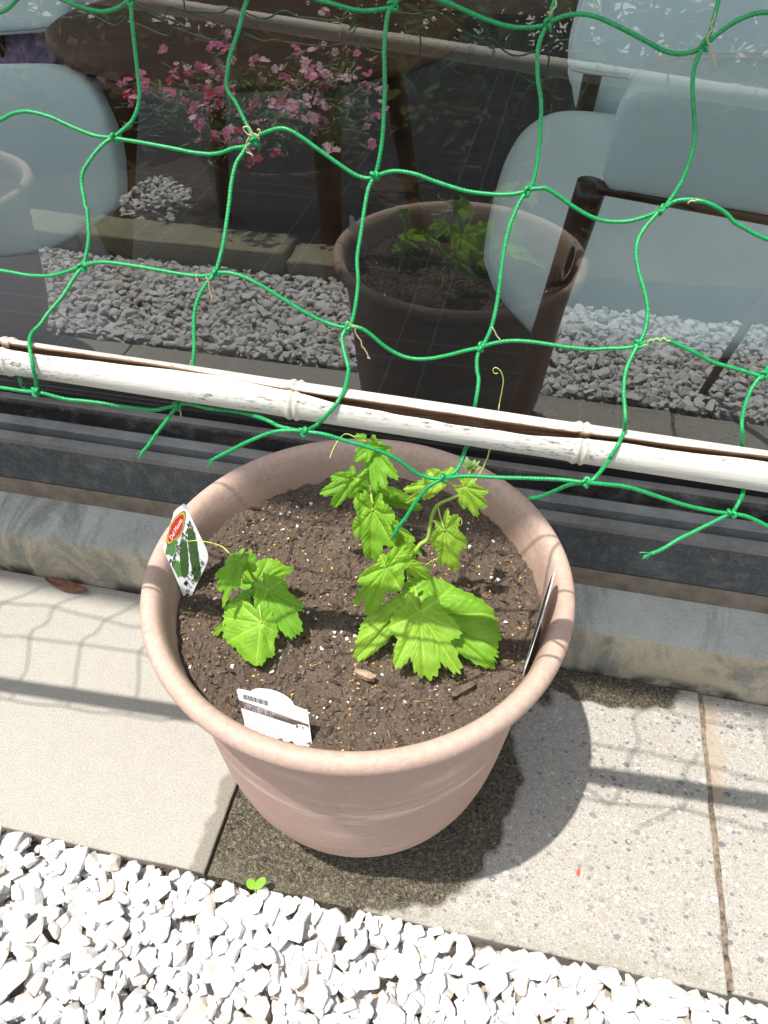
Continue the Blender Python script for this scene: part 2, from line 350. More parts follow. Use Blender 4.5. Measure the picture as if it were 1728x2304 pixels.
 [(0.1108, 0.045, 0.8385), (0.1079, 0.0424, 0.833), (0.1067, 0.0395, 0.826), (0.1076, 0.0366, 0.8189), (0.1093, 0.0335, 0.8112), (0.1124, 0.0301, 0.8027), (0.114, 0.027, 0.7947), (0.1151, 0.0231, 0.7845), (0.1158, 0.0197, 0.7754), (0.1161, 0.0163, 0.7662), (0.115, 0.0134, 0.7581), (0.1124, 0.0115, 0.7536)],
 [(0.1121, 0.0115, 0.7538), (0.1085, 0.0069, 0.7483), (0.1062, 0.0019, 0.7417), (0.1047, -0.0016, 0.737), (0.1035, -0.0083, 0.7275), (0.1034, -0.0169, 0.715), (0.1037, -0.0249, 0.7034), (0.1036, -0.0315, 0.6936), (0.1023, -0.0382, 0.6835), (0.0999, -0.0432, 0.6764), (0.0975, -0.046, 0.6728)],
 [(0.0975, -0.046, 0.6728), (0.0961, -0.0508, 0.6677), (0.0974, -0.0565, 0.6614), (0.0993, -0.0606, 0.6571), (0.0995, -0.0688, 0.6479), (0.0989, -0.0715, 0.6376), (0.0986, -0.0795, 0.6252), (0.0969, -0.0931, 0.6209), (0.0956, -0.0979, 0.6156), (0.0921, -0.103, 0.6111), (0.086, -0.108, 0.6098)],
 [(0.2041, 0.065, 0.8585), (0.2042, 0.0598, 0.8517), (0.2035, 0.0546, 0.8448), (0.2027, 0.0498, 0.8384), (0.2011, 0.045, 0.8323)],
 [(0.2011, 0.045, 0.8323), (0.1991, 0.0431, 0.8282), (0.1977, 0.0403, 0.8218), (0.1985, 0.0373, 0.8142), (0.2012, 0.0335, 0.8047), (0.204, 0.0302, 0.7963), (0.2065, 0.0264, 0.7864), (0.2064, 0.023, 0.7775), (0.2049, 0.0192, 0.7677), (0.202, 0.016, 0.7597), (0.1982, 0.0129, 0.7524), (0.1956, 0.0115, 0.7494)],
 [(0.1956, 0.0115, 0.7494), (0.1935, 0.0094, 0.7479), (0.1869, 0.0014, 0.7407), (0.1843, -0.0042, 0.7348), (0.1847, -0.0092, 0.7288), (0.188, -0.016, 0.7212), (0.1925, -0.0229, 0.7138), (0.1962, -0.0297, 0.7063), (0.1974, -0.0347, 0.7004), (0.1971, -0.0404, 0.6937), (0.1945, -0.046, 0.6876)],
 [(0.1945, -0.046, 0.6876), (0.1919, -0.0513, 0.6833), (0.1894, -0.0592, 0.6766), (0.1896, -0.0678, 0.6687), (0.1916, -0.0758, 0.6617), (0.1932, -0.0824, 0.6559), (0.1944, -0.0814, 0.6466), (0.1916, -0.0906, 0.6431), (0.1886, -0.0949, 0.6369), (0.188, -0.0956, 0.6336), (0.1815, -0.1109, 0.634), (0.1767, -0.1166, 0.6312), (0.1748, -0.118, 0.6317)],
 [(0.273, -0.046, 0.6766), (0.2698, -0.0484, 0.6751), (0.2667, -0.0528, 0.6702), (0.265, -0.0583, 0.6631), (0.2647, -0.064, 0.6552), (0.2665, -0.0696, 0.6476), (0.2728, -0.062, 0.6313), (0.278, -0.0632, 0.6183), (0.2762, -0.0835, 0.6139), (0.2724, -0.0944, 0.6132), (0.2699, -0.0985, 0.608), (0.2676, -0.1, 0.6076)],
 [(0.273, -0.046, 0.6766), (0.275, -0.0405, 0.678), (0.2799, -0.03, 0.6803)],
]
KNOTS = [(-0.1668, 0.0115, 0.7654), (-0.0664, 0.0115, 0.7707), (0.0138, 0.0115, 0.7553), (0.1124, 0.0115, 0.7538), (0.1958, 0.0115, 0.7496), (-0.1784, -0.046, 0.6989), (-0.0807, -0.046, 0.7054), (0.0074, -0.046, 0.6765), (0.0975, -0.046, 0.6728), (0.1945, -0.046, 0.6876), (0.273, -0.046, 0.6766), (-0.191, -0.118, 0.6431), (-0.0044, -0.118, 0.6408), (0.086, -0.108, 0.6098), (0.1742, -0.118, 0.6317), (0.2689, -0.1, 0.6079), (-0.1531, 0.045, 0.8385), (0.0177, 0.045, 0.8439), (0.1108, 0.045, 0.8385), (0.201, 0.045, 0.8322), (-0.0994, -0.1, 0.6334)]
DRIED = [
 [(-0.065, 0.0055, 0.7768), (-0.0677, 0.0055, 0.7762), (-0.0702, 0.0055, 0.778), (-0.0709, 0.0055, 0.78), (-0.0685, 0.0055, 0.7809), (-0.0664, 0.0055, 0.7799), (-0.0653, 0.0055, 0.7775), (-0.0623, 0.0055, 0.7762), (-0.0608, 0.0055, 0.7738)],
 [(-0.0664, 0.0055, 0.7763), (-0.0691, 0.0055, 0.7724), (-0.0704, 0.0055, 0.769), (-0.0703, 0.0055, 0.7666)],
 [(-0.0624, 0.0055, 0.7753), (-0.0604, 0.0055, 0.7771), (-0.06, 0.0055, 0.7795), (-0.0612, 0.0055, 0.7798), (-0.0612, 0.0055, 0.7787)],
 [(-0.0722, 0.0055, 0.7656), (-0.0704, 0.0055, 0.7653), (-0.0701, 0.0055, 0.7645), (-0.0691, 0.0055, 0.7652), (-0.0687, 0.0055, 0.764), (-0.0678, 0.0055, 0.7647), (-0.0674, 0.0055, 0.7636), (-0.0663, 0.0055, 0.764)],
 [(0.0094, -0.052, 0.6843), (0.0119, -0.052, 0.6818), (0.0148, -0.052, 0.6815), (0.0144, -0.052, 0.6773), (0.0162, -0.052, 0.6733), (0.0181, -0.052, 0.6707), (0.0187, -0.052, 0.6672), (0.0212, -0.052, 0.6639), (0.0232, -0.052, 0.6591), (0.0248, -0.052, 0.6578), (0.0225, -0.052, 0.6585)],
 [(0.1032, -0.052, 0.6922), (0.1056, -0.052, 0.6891), (0.1072, -0.052, 0.686), (0.1085, -0.052, 0.6848), (0.1098, -0.052, 0.6836)],
 [(0.1107, 0.039, 0.8439), (0.1094, 0.039, 0.8449), (0.11, 0.039, 0.8455), (0.1114, 0.039, 0.8443), (0.1125, 0.039, 0.8466), (0.1141, 0.039, 0.8487), (0.113, 0.039, 0.8509)],
 [(0.2012, 0.039, 0.8488), (0.2011, 0.039, 0.8456), (0.2004, 0.039, 0.843), (0.2017, 0.039, 0.8411), (0.2006, 0.039, 0.8385), (0.2009, 0.039, 0.8352), (0.2029, 0.039, 0.8333)],
 [(0.203, 0.039, 0.833), (0.2049, 0.039, 0.8301), (0.2072, 0.039, 0.8261), (0.2091, 0.039, 0.8235), (0.2095, 0.039, 0.8208)],
 [(0.1967, -0.052, 0.6904), (0.1974, -0.052, 0.6925), (0.1985, -0.052, 0.6917), (0.2, -0.052, 0.6958), (0.2019, -0.052, 0.6951), (0.203, -0.052, 0.6972), (0.2058, -0.052, 0.6961), (0.2069, -0.052, 0.6982), (0.209, -0.052, 0.6965), (0.2112, -0.052, 0.6963)],
 [(-0.0857, -0.052, 0.705), (-0.0846, -0.052, 0.7018), (-0.0847, -0.052, 0.696), (-0.0838, -0.052, 0.6911), (-0.0849, -0.052, 0.6876)],
 [(-0.0919, -0.052, 0.7059), (-0.0927, -0.052, 0.7034), (-0.0917, -0.052, 0.7027), (-0.0931, -0.052, 0.7009), (-0.0922, -0.052, 0.6998)],
 [(-0.0943, -0.075, 0.6545), (-0.0965, -0.075, 0.6531), (-0.0952, -0.075, 0.6522), (-0.097, -0.075, 0.6504), (-0.0962, -0.075, 0.6488)],
 [(-0.0982, -0.1, 0.6319), (-0.0977, -0.1, 0.6292), (-0.0981, -0.1, 0.6246)],
 [(0.2092, 0.0055, 0.7571), (0.2103, 0.0055, 0.7588), (0.2125, 0.0055, 0.759), (0.2146, 0.0055, 0.7598), (0.2163, 0.0055, 0.7594)],
]
LEAVES_A = [
 ('lobed5', [(0.0685, -0.0432, 0.385), (0.0799, -0.0831, 0.348), (0.0423, -0.056, 0.375), (0.1077, -0.0472, 0.372)]),
 ('round', [(0.0719, -0.0296, 0.372), (0.1371, -0.0418, 0.352), (0.1096, -0.0016, 0.372), (0.112, -0.0548, 0.345)]),
 ('round', [(0.0503, -0.0333, 0.378), (0.0131, -0.0626, 0.355), (0.0295, -0.0657, 0.345), (0.0306, -0.0281, 0.372)]),
 ('lobed5', [(0.0316, -0.0207, 0.415), (0.022, -0.0422, 0.375), (0.0069, -0.0286, 0.4), (0.0491, -0.0242, 0.402)]),
 ('lobed5', [(0.0485, -0.0104, 0.412), (0.0714, 0.0009, 0.395), (0.044, -0.0061, 0.418), (0.0559, -0.0103, 0.395)]),
 ('lobed5', [(0.0799, 0.0085, 0.445), (0.0938, 0.0014, 0.405), (0.0686, 0.0063, 0.432), (0.1008, 0.0187, 0.425)]),
 ('lobed5', [(0.07, 0.0175, 0.495), (0.042, 0.0154, 0.485), (0.059, 0.0148, 0.475), (0.0641, 0.0237, 0.505)]),
 ('lobed5', [(0.0931, 0.0161, 0.495), (0.1127, 0.0155, 0.48), (0.0932, 0.0118, 0.475), (0.1102, 0.0191, 0.495)]),
 ('lobed5', [(0.028, -0.006, 0.405), (0.0499, 0.006, 0.415), (0.0342, 0.0025, 0.42), (0.0389, -0.0013, 0.4)]),
]
LEAVES_B = [
 ('lobed3', [(0.0048, 0.0403, 0.425), (0.0067, 0.0258, 0.375), (-0.0136, 0.0355, 0.405), (0.0305, 0.028, 0.405)]),
 ('lobed5', [(-0.0195, 0.06, 0.445), (-0.035, 0.0431, 0.42), (-0.0477, 0.0466, 0.437), (-0.0139, 0.0592, 0.43)]),
 ('round', [(-0.0045, 0.0847, 0.405), (0.0413, 0.0997, 0.385), (0.0026, 0.096, 0.41), (0.0181, 0.0918, 0.385)]),
 ('lobed5', [(0.0005, 0.0655, 0.48), (0.0178, 0.0433, 0.455), (-0.0076, 0.0592, 0.468), (0.0252, 0.0555, 0.468)]),
 ('lobed5', [(0.027, 0.046, 0.4), (0.0455, 0.0372, 0.372), (0.0221, 0.0352, 0.382), (0.0454, 0.048, 0.39)]),
 ('lobed3', [(-0.0032, 0.0611, 0.485), (-0.0144, 0.0491, 0.478), (-0.0152, 0.0575, 0.485), (-0.0027, 0.0535, 0.475)]),
 ('lobed3', [(0.003, 0.0598, 0.49), (0.0176, 0.0676, 0.485), (0.0057, 0.0633, 0.495), (0.0102, 0.0642, 0.482)]),
 ('lobed3', [(0.0154, 0.0665, 0.395), (0.0273, 0.072, 0.38), (0.0217, 0.0729, 0.392), (0.0182, 0.0661, 0.382)]),
 ('lobed3', [(-0.0101, 0.0662, 0.49), (-0.009, 0.074, 0.49), (-0.0194, 0.0707, 0.49), (-0.0074, 0.0694, 0.488)]),
]
LEAVES_C = [
 ('heart', [(-0.0752, -0.0766, 0.372), (-0.0711, -0.1053, 0.345), (-0.1172, -0.0682, 0.362), (-0.0598, -0.0733, 0.362)]),
 ('lobed3', [(-0.0769, -0.0478, 0.385), (-0.0454, -0.0706, 0.357), (-0.083, -0.0659, 0.372), (-0.0427, -0.0465, 0.37)]),
 ('round', [(-0.095, -0.0297, 0.375), (-0.0754, -0.0071, 0.378), (-0.0989, -0.013, 0.385), (-0.0719, -0.0145, 0.37)]),
 ('lobed5', [(-0.1011, -0.0464, 0.42), (-0.1162, -0.0701, 0.4), (-0.1222, -0.0575, 0.408), (-0.0983, -0.0647, 0.4)]),
 ('lobed3', [(-0.097, -0.04, 0.415), (-0.0889, -0.0429, 0.405), (-0.0918, -0.031, 0.415), (-0.1037, -0.0446, 0.405)]),
 ('round', [(-0.1018, -0.0488, 0.37), (-0.12, -0.0601, 0.355), (-0.1154, -0.048, 0.362), (-0.1113, -0.0596, 0.352)]),
 ('round', [(-0.0931, -0.0272, 0.36), (-0.1103, -0.016, 0.365), (-0.1172, -0.0275, 0.358), (-0.1015, -0.0157, 0.365)]),
 ('lobed3', [(-0.1206, -0.0673, 0.345), (-0.1258, -0.0796, 0.345), (-0.118, -0.0742, 0.345), (-0.1256, -0.073, 0.347)]),
]
STEMS = {'A': [(0.0608, 0.0035, 0.325), (0.0596, 0.0005, 0.338), (0.0516, 0.0048, 0.37), (0.048, 0.0062, 0.38), (0.0501, 0.011, 0.398), (0.0563, 0.0159, 0.413), (0.0631, 0.0186, 0.42), (0.0642, 0.0221, 0.433), (0.0658, 0.025, 0.448), (0.0708, 0.0243, 0.462), (0.0846, 0.0229, 0.475), (0.0931, 0.0208, 0.488), (0.0945, 0.0247, 0.497), (0.0961, 0.0264, 0.507)], 'B': [(-0.0127, 0.0997, 0.365), (-0.011, 0.0849, 0.395), (-0.0087, 0.0835, 0.412), (-0.0076, 0.0801, 0.43), (-0.0075, 0.0738, 0.445), (-0.0055, 0.0707, 0.465), (-0.0004, 0.0643, 0.483)], 'C': [(-0.1033, -0.0083, 0.33), (-0.0976, -0.025, 0.36), (-0.0985, -0.0302, 0.38), (-0.0985, -0.0373, 0.4), (-0.0997, -0.0406, 0.415)]}
TENDRILS = {'A': [[(0.0946, 0.019, 0.492), (0.1019, 0.0228, 0.5), (0.106, 0.025, 0.51), (0.1081, 0.0249, 0.52), (0.1098, 0.015, 0.535), (0.1135, -0.02, 0.6011), (0.1139, -0.02, 0.613), (0.1144, -0.02, 0.6246), (0.1144, -0.02, 0.6326), (0.1124, -0.02, 0.6386), (0.1098, -0.02, 0.6417), (0.1073, -0.02, 0.6423), (0.1062, -0.02, 0.6406), (0.1067, -0.02, 0.6381), (0.1085, -0.02, 0.6373), (0.1098, -0.02, 0.6383)], [(0.0695, 0.0267, 0.458), (0.0713, 0.0242, 0.453), (0.0753, 0.0208, 0.443), (0.0791, 0.0158, 0.44), (0.0828, 0.0134, 0.44), (0.0867, 0.0187, 0.438), (0.089, 0.0185, 0.445), (0.0893, 0.0238, 0.447), (0.0918, 0.026, 0.447), (0.0934, 0.0248, 0.443), (0.0927, 0.0229, 0.44)], [(0.064, 0.0204, 0.42), (0.0678, 0.021, 0.412), (0.0723, 0.0206, 0.405), (0.0756, 0.0204, 0.4), (0.0765, 0.0187, 0.396), (0.0737, 0.0189, 0.396), (0.0735, 0.0175, 0.394), (0.0709, 0.0186, 0.394), (0.0701, 0.017, 0.392), (0.0677, 0.0173, 0.392), (0.0663, 0.0156, 0.39), (0.063, 0.0143, 0.388), (0.0634, 0.0122, 0.386), (0.0655, 0.0112, 0.385)], [(0.0481, 0.0055, 0.38), (0.049, -0.0008, 0.372), (0.0502, -0.0079, 0.366), (0.0514, -0.0119, 0.36), (0.0535, -0.0129, 0.358), (0.0539, -0.0104, 0.358)], [(0.0787, 0.0442, 0.338), (0.0818, 0.0406, 0.338), (0.0868, 0.0406, 0.338), (0.0891, 0.0431, 0.337)]], 'B': [[(-0.0112, 0.0705, 0.485), (-0.0262, 0.0698, 0.492), (-0.0315, 0.0626, 0.492), (-0.0339, 0.0535, 0.49), (-0.0351, 0.0448, 0.488), (-0.0356, 0.0394, 0.485)], [(-0.0129, 0.09, 0.39), (-0.0162, 0.087, 0.385), (-0.023, 0.0877, 0.383), (-0.0248, 0.0867, 0.38), (-0.0235, 0.0842, 0.38)]], 'C': [[(-0.1077, -0.0456, 0.425), (-0.1137, -0.0422, 0.425), (-0.1226, -0.033, 0.42), (-0.133, -0.0264, 0.415), (-0.1457, -0.021, 0.41), (-0.1591, -0.0174, 0.405), (-0.1674, -0.0167, 0.402), (-0.1755, -0.0138, 0.402)]]}
BUD = (0.096, 0.0294, 0.51)
TAG_FRONT = {"n":(0.637, -0.6959, 0.3317),"outline":[(-0.1774, 0.0079, 0.4273), (-0.1749, 0.0083, 0.4233), (-0.1713, 0.0057, 0.4109), (-0.1642, 0.0022, 0.3902), (-0.1584, -0.0011, 0.372), (-0.1587, -0.0065, 0.3613), (-0.1665, -0.0222, 0.3434), (-0.1712, -0.0317, 0.3322), (-0.175, -0.0352, 0.3324), (-0.1774, -0.0342, 0.3392), (-0.1856, -0.0282, 0.3675), (-0.1923, -0.0238, 0.3895), (-0.1926, -0.0226, 0.3926), (-0.1894, -0.0168, 0.3986), (-0.1892, -0.0128, 0.4065), (-0.1859, -0.0046, 0.4175), (-0.1842, -0.0001, 0.4235)],"frames":{'logo': [(-0.1833, -0.0071, 0.4072), (-0.1785, 0.0024, 0.4179), (-0.1873, -0.0088, 0.4115)], 'brand': [(-0.1865, -0.0149, 0.397), (-0.1784, -0.0004, 0.4118), (-0.1884, -0.0147, 0.401)], 'goya': [(-0.1859, -0.0268, 0.3709), (-0.1701, 0.004, 0.4051), (-0.1898, -0.0276, 0.3766)], 'l1': [(-0.1753, -0.029, 0.346), (-0.1668, -0.014, 0.3611), (-0.1772, -0.0291, 0.3494)], 'l2': [(-0.1736, -0.0316, 0.3372), (-0.1611, -0.0081, 0.3625), (-0.1756, -0.0314, 0.3413)], 'f1': [(-0.1768, -0.0165, 0.375), (-0.1779, -0.0078, 0.3955), (-0.1734, -0.0139, 0.3739)], 'f2': [(-0.1691, -0.0095, 0.3748), (-0.1725, 0.001, 0.4033), (-0.1655, -0.0066, 0.374)], 'g1': [(-0.1857, -0.0182, 0.3887), (-0.183, -0.013, 0.3944), (-0.1811, -0.0161, 0.3841)], 'g2': [(-0.1819, -0.0245, 0.368), (-0.1848, -0.0219, 0.3789), (-0.1789, -0.0219, 0.3677)], 'g3': [(-0.1662, -0.0173, 0.3529), (-0.1639, -0.0123, 0.3591), (-0.164, -0.0167, 0.35)]}}
TAG_BACK = {"n":(-0.1264, -0.9307, 0.3431),"outline":[(-0.0726, -0.1509, 0.374), (-0.0705, -0.1506, 0.3755), (-0.0597, -0.1516, 0.3769), (-0.058, -0.1511, 0.379), (-0.0524, -0.1507, 0.382), (-0.0413, -0.1512, 0.3848), (-0.0302, -0.1529, 0.3844), (-0.0235, -0.1546, 0.382), (-0.02, -0.1562, 0.3791), (-0.0189, -0.1571, 0.3772), (-0.009, -0.1587, 0.3763), (-0.0065, -0.1597, 0.3745), (0.0, -0.1747, 0.3363), (-0.0, -0.1784, 0.3263), (-0.061, -0.1693, 0.3284), (-0.0652, -0.1626, 0.345)],"frames":{'bar': [(-0.0662, -0.1542, 0.3675), (-0.0423, -0.157, 0.3686), (-0.0669, -0.1523, 0.3724)], 'band': [(-0.0705, -0.1545, 0.3651), (-0.0051, -0.1639, 0.3637), (-0.069, -0.1574, 0.3578), (-0.0043, -0.1659, 0.3585)], 't1': [(-0.0668, -0.1557, 0.3631), (-0.009, -0.1635, 0.3635), (-0.0671, -0.1546, 0.366)], 't2': [(-0.0653, -0.1568, 0.3606), (-0.0244, -0.162, 0.3617), (-0.0658, -0.1558, 0.3634)], 't3': [(-0.0649, -0.158, 0.3577), (-0.0379, -0.1612, 0.3589), (-0.0654, -0.1569, 0.3604)], 't4': [(-0.0164, -0.165, 0.3565), (-0.0087, -0.1659, 0.3569), (-0.0171, -0.1637, 0.3599)], 'small': [(-0.0647, -0.159, 0.355), (-0.0047, -0.1675, 0.3542), (-0.0587, -0.1693, 0.3293)], 's2': [(-0.037, -0.1568, 0.3712), (-0.0264, -0.1585, 0.3704), (-0.0377, -0.1558, 0.3736)], 'notch': [(-0.0193, -0.1641, 0.3579), (-0.0043, -0.1659, 0.3585), (-0.0172, -0.1634, 0.3605)]}}
SEAT_RIGHT = ((0.252, -0.302, 0.919), [(0.036, 0.93, 0.312), (0.031, 1.009, 0.339), (0.033, 1.109, 0.372), (0.041, 1.199, 0.399), (0.065, 1.281, 0.419), (0.113, 1.353, 0.43), (0.184, 1.398, 0.425), (0.283, 1.436, 0.41), (0.469, 1.512, 0.384), (0.71, 1.599, 0.347), (0.724, 1.319, 0.251), (0.672, 0.966, 0.149), (0.587, 0.934, 0.162), (0.386, 0.855, 0.191), (0.301, 0.832, 0.207), (0.23, 0.816, 0.221), (0.172, 0.8, 0.232), (0.151, 0.803, 0.239), (0.105, 0.837, 0.262), (0.066, 0.872, 0.285)])
BACK_RIGHT = ((-0.216, -0.926, -0.309), [(0.201, 0.743, 0.508), (0.2, 0.729, 0.551), (0.201, 0.713, 0.598), (0.207, 0.702, 0.627), (0.227, 0.691, 0.645), (0.28, 0.675, 0.658), (0.376, 0.649, 0.668), (0.435, 0.633, 0.673), (0.514, 0.677, 0.487), (0.443, 0.693, 0.489), (0.328, 0.72, 0.488), (0.252, 0.738, 0.488), (0.215, 0.746, 0.488)])
BACK_FAR = ((-0.049, -0.975, 0.217), [(0.133, 1.452, 0.496), (0.129, 1.461, 0.537), (0.134, 1.471, 0.584), (0.147, 1.483, 0.638), (0.202, 1.494, 0.699), (0.531, 1.485, 0.732), (0.605, 1.458, 0.631), (0.642, 1.432, 0.522), (0.54, 1.434, 0.509), (0.469, 1.432, 0.484), (0.399, 1.434, 0.475), (0.268, 1.441, 0.479), (0.152, 1.448, 0.484)])
BACK_LEFT = ((0.194, -0.968, 0.163), [(-0.908, 0.861, 0.566), (-0.814, 0.88, 0.568), (-0.76, 0.89, 0.564), (-0.717, 0.896, 0.548), (-0.692, 0.895, 0.509), (-0.684, 0.887, 0.455), (-0.685, 0.876, 0.386), (-0.697, 0.864, 0.33), (-0.754, 0.846, 0.292), (-0.822, 0.826, 0.254), (-0.887, 0.81, 0.236), (-0.997, 0.786, 0.224), (-1.088, 0.767, 0.218), (-1.025, 0.82, 0.459), (-0.984, 0.842, 0.545)])
BACK_UPPER_LEFT = ((-0.0, -0.976, 0.217), [(-1.662, 1.893, 0.368), (-1.479, 1.897, 0.386), (-1.403, 1.9, 0.398), (-1.356, 1.905, 0.419), (-1.32, 1.913, 0.458), (-1.293, 1.93, 0.532), (-1.304, 1.95, 0.622), (-1.596, 1.95, 0.623), (-1.711, 1.926, 0.516)])
CLOTH = ((-0.0, -0.949, 0.316), [(-1.724, 1.974, 0.346), (-1.482, 1.981, 0.366), (-1.468, 1.952, 0.278), (-1.741, 1.943, 0.252)])

# ================================================================== GROUND
def m_earth():
    t = NT("earth")
    n = t.noise(30, 8, 0.65); n2 = t.noise(300, 4, 0.6)
    c = t.ramp(n, [(0.3, (0.045, 0.030, 0.020)), (0.55, (0.085, 0.058, 0.038)), (0.75, (0.13, 0.095, 0.062))])
    t.set(c, 0.95, t.bump(n2, 0.8, 0.004, t.bump(n, 0.8, 0.01)), 0.1)
    return t.m
M_EARTH = m_earth()
g = add_mesh("ground", [(-60, -60, -0.062), (60, -60, -0.062), (60, 0.34, -0.062), (-60, 0.34, -0.062)], [(0, 1, 2, 3)], M_EARTH, None, False)
tag(g, kind="structure")
# pale ground added out of view to bounce sunlight at house and room
M_BOUNCE = plain("bounce_surface", (0.46, 0.44, 0.40), 0.9, 0.2, 0.15, 6)
gb = add_mesh("gravel_bed", [(-1.46, -0.567, -0.030), (1.16, -0.567, -0.030), (1.16, -0.170, -0.030), (-1.46, -0.170, -0.030)], [(0, 1, 2, 3)], plain("gravel_dust", (0.34, 0.29, 0.23), 0.95, 0.1, 0.5, 60, bump=0.5), None, False)
tag(gb, kind="structure")
for x0_, x1_, y0_, y1_ in ((-40, 40, -40, -3.0), (-12, -1.37, -0.55, 0.205), (1.06, 12, -0.55, 0.205), (3.02, 14, 0.345, 14), (-14, -3.02, 0.345, 14)):
    tag(add_mesh("bounce_ground", [(x0_, y0_, -0.02), (x1_, y0_, -0.02), (x1_, y1_, -0.02), (x0_, y1_, -0.02)], [(0, 1, 2, 3)], M_BOUNCE, None, False), kind="structure")
# raised soil of the flower bed behind the kerb stones
nx, ny = 120, 60
X, Y = np.meshgrid(np.linspace(-3.2, 3.0, nx), np.linspace(-2.98, -0.69, ny), indexing='ij')
Z = 0.0 + 0.03 * vnoise(X * 3, Y * 3, 1) + 0.02 * vnoise(X * 14, Y * 14, 2) + 0.01 * vnoise(X * 40, Y * 40, 3)
V = np.stack([X, Y, Z], -1).reshape(-1, 3)
i = np.arange(nx - 1)[:, None] * ny + np.arange(ny - 1)[None, :]
F = np.stack([i, i + ny, i + ny + 1, i + 1], -1).reshape(-1, 4)
bed = add_mesh("flower_bed_soil", V, F, M_EARTH, None, True)
tag(bed, "dark bare soil of the garden bed behind the kerb stones", "soil", None, "stuff")

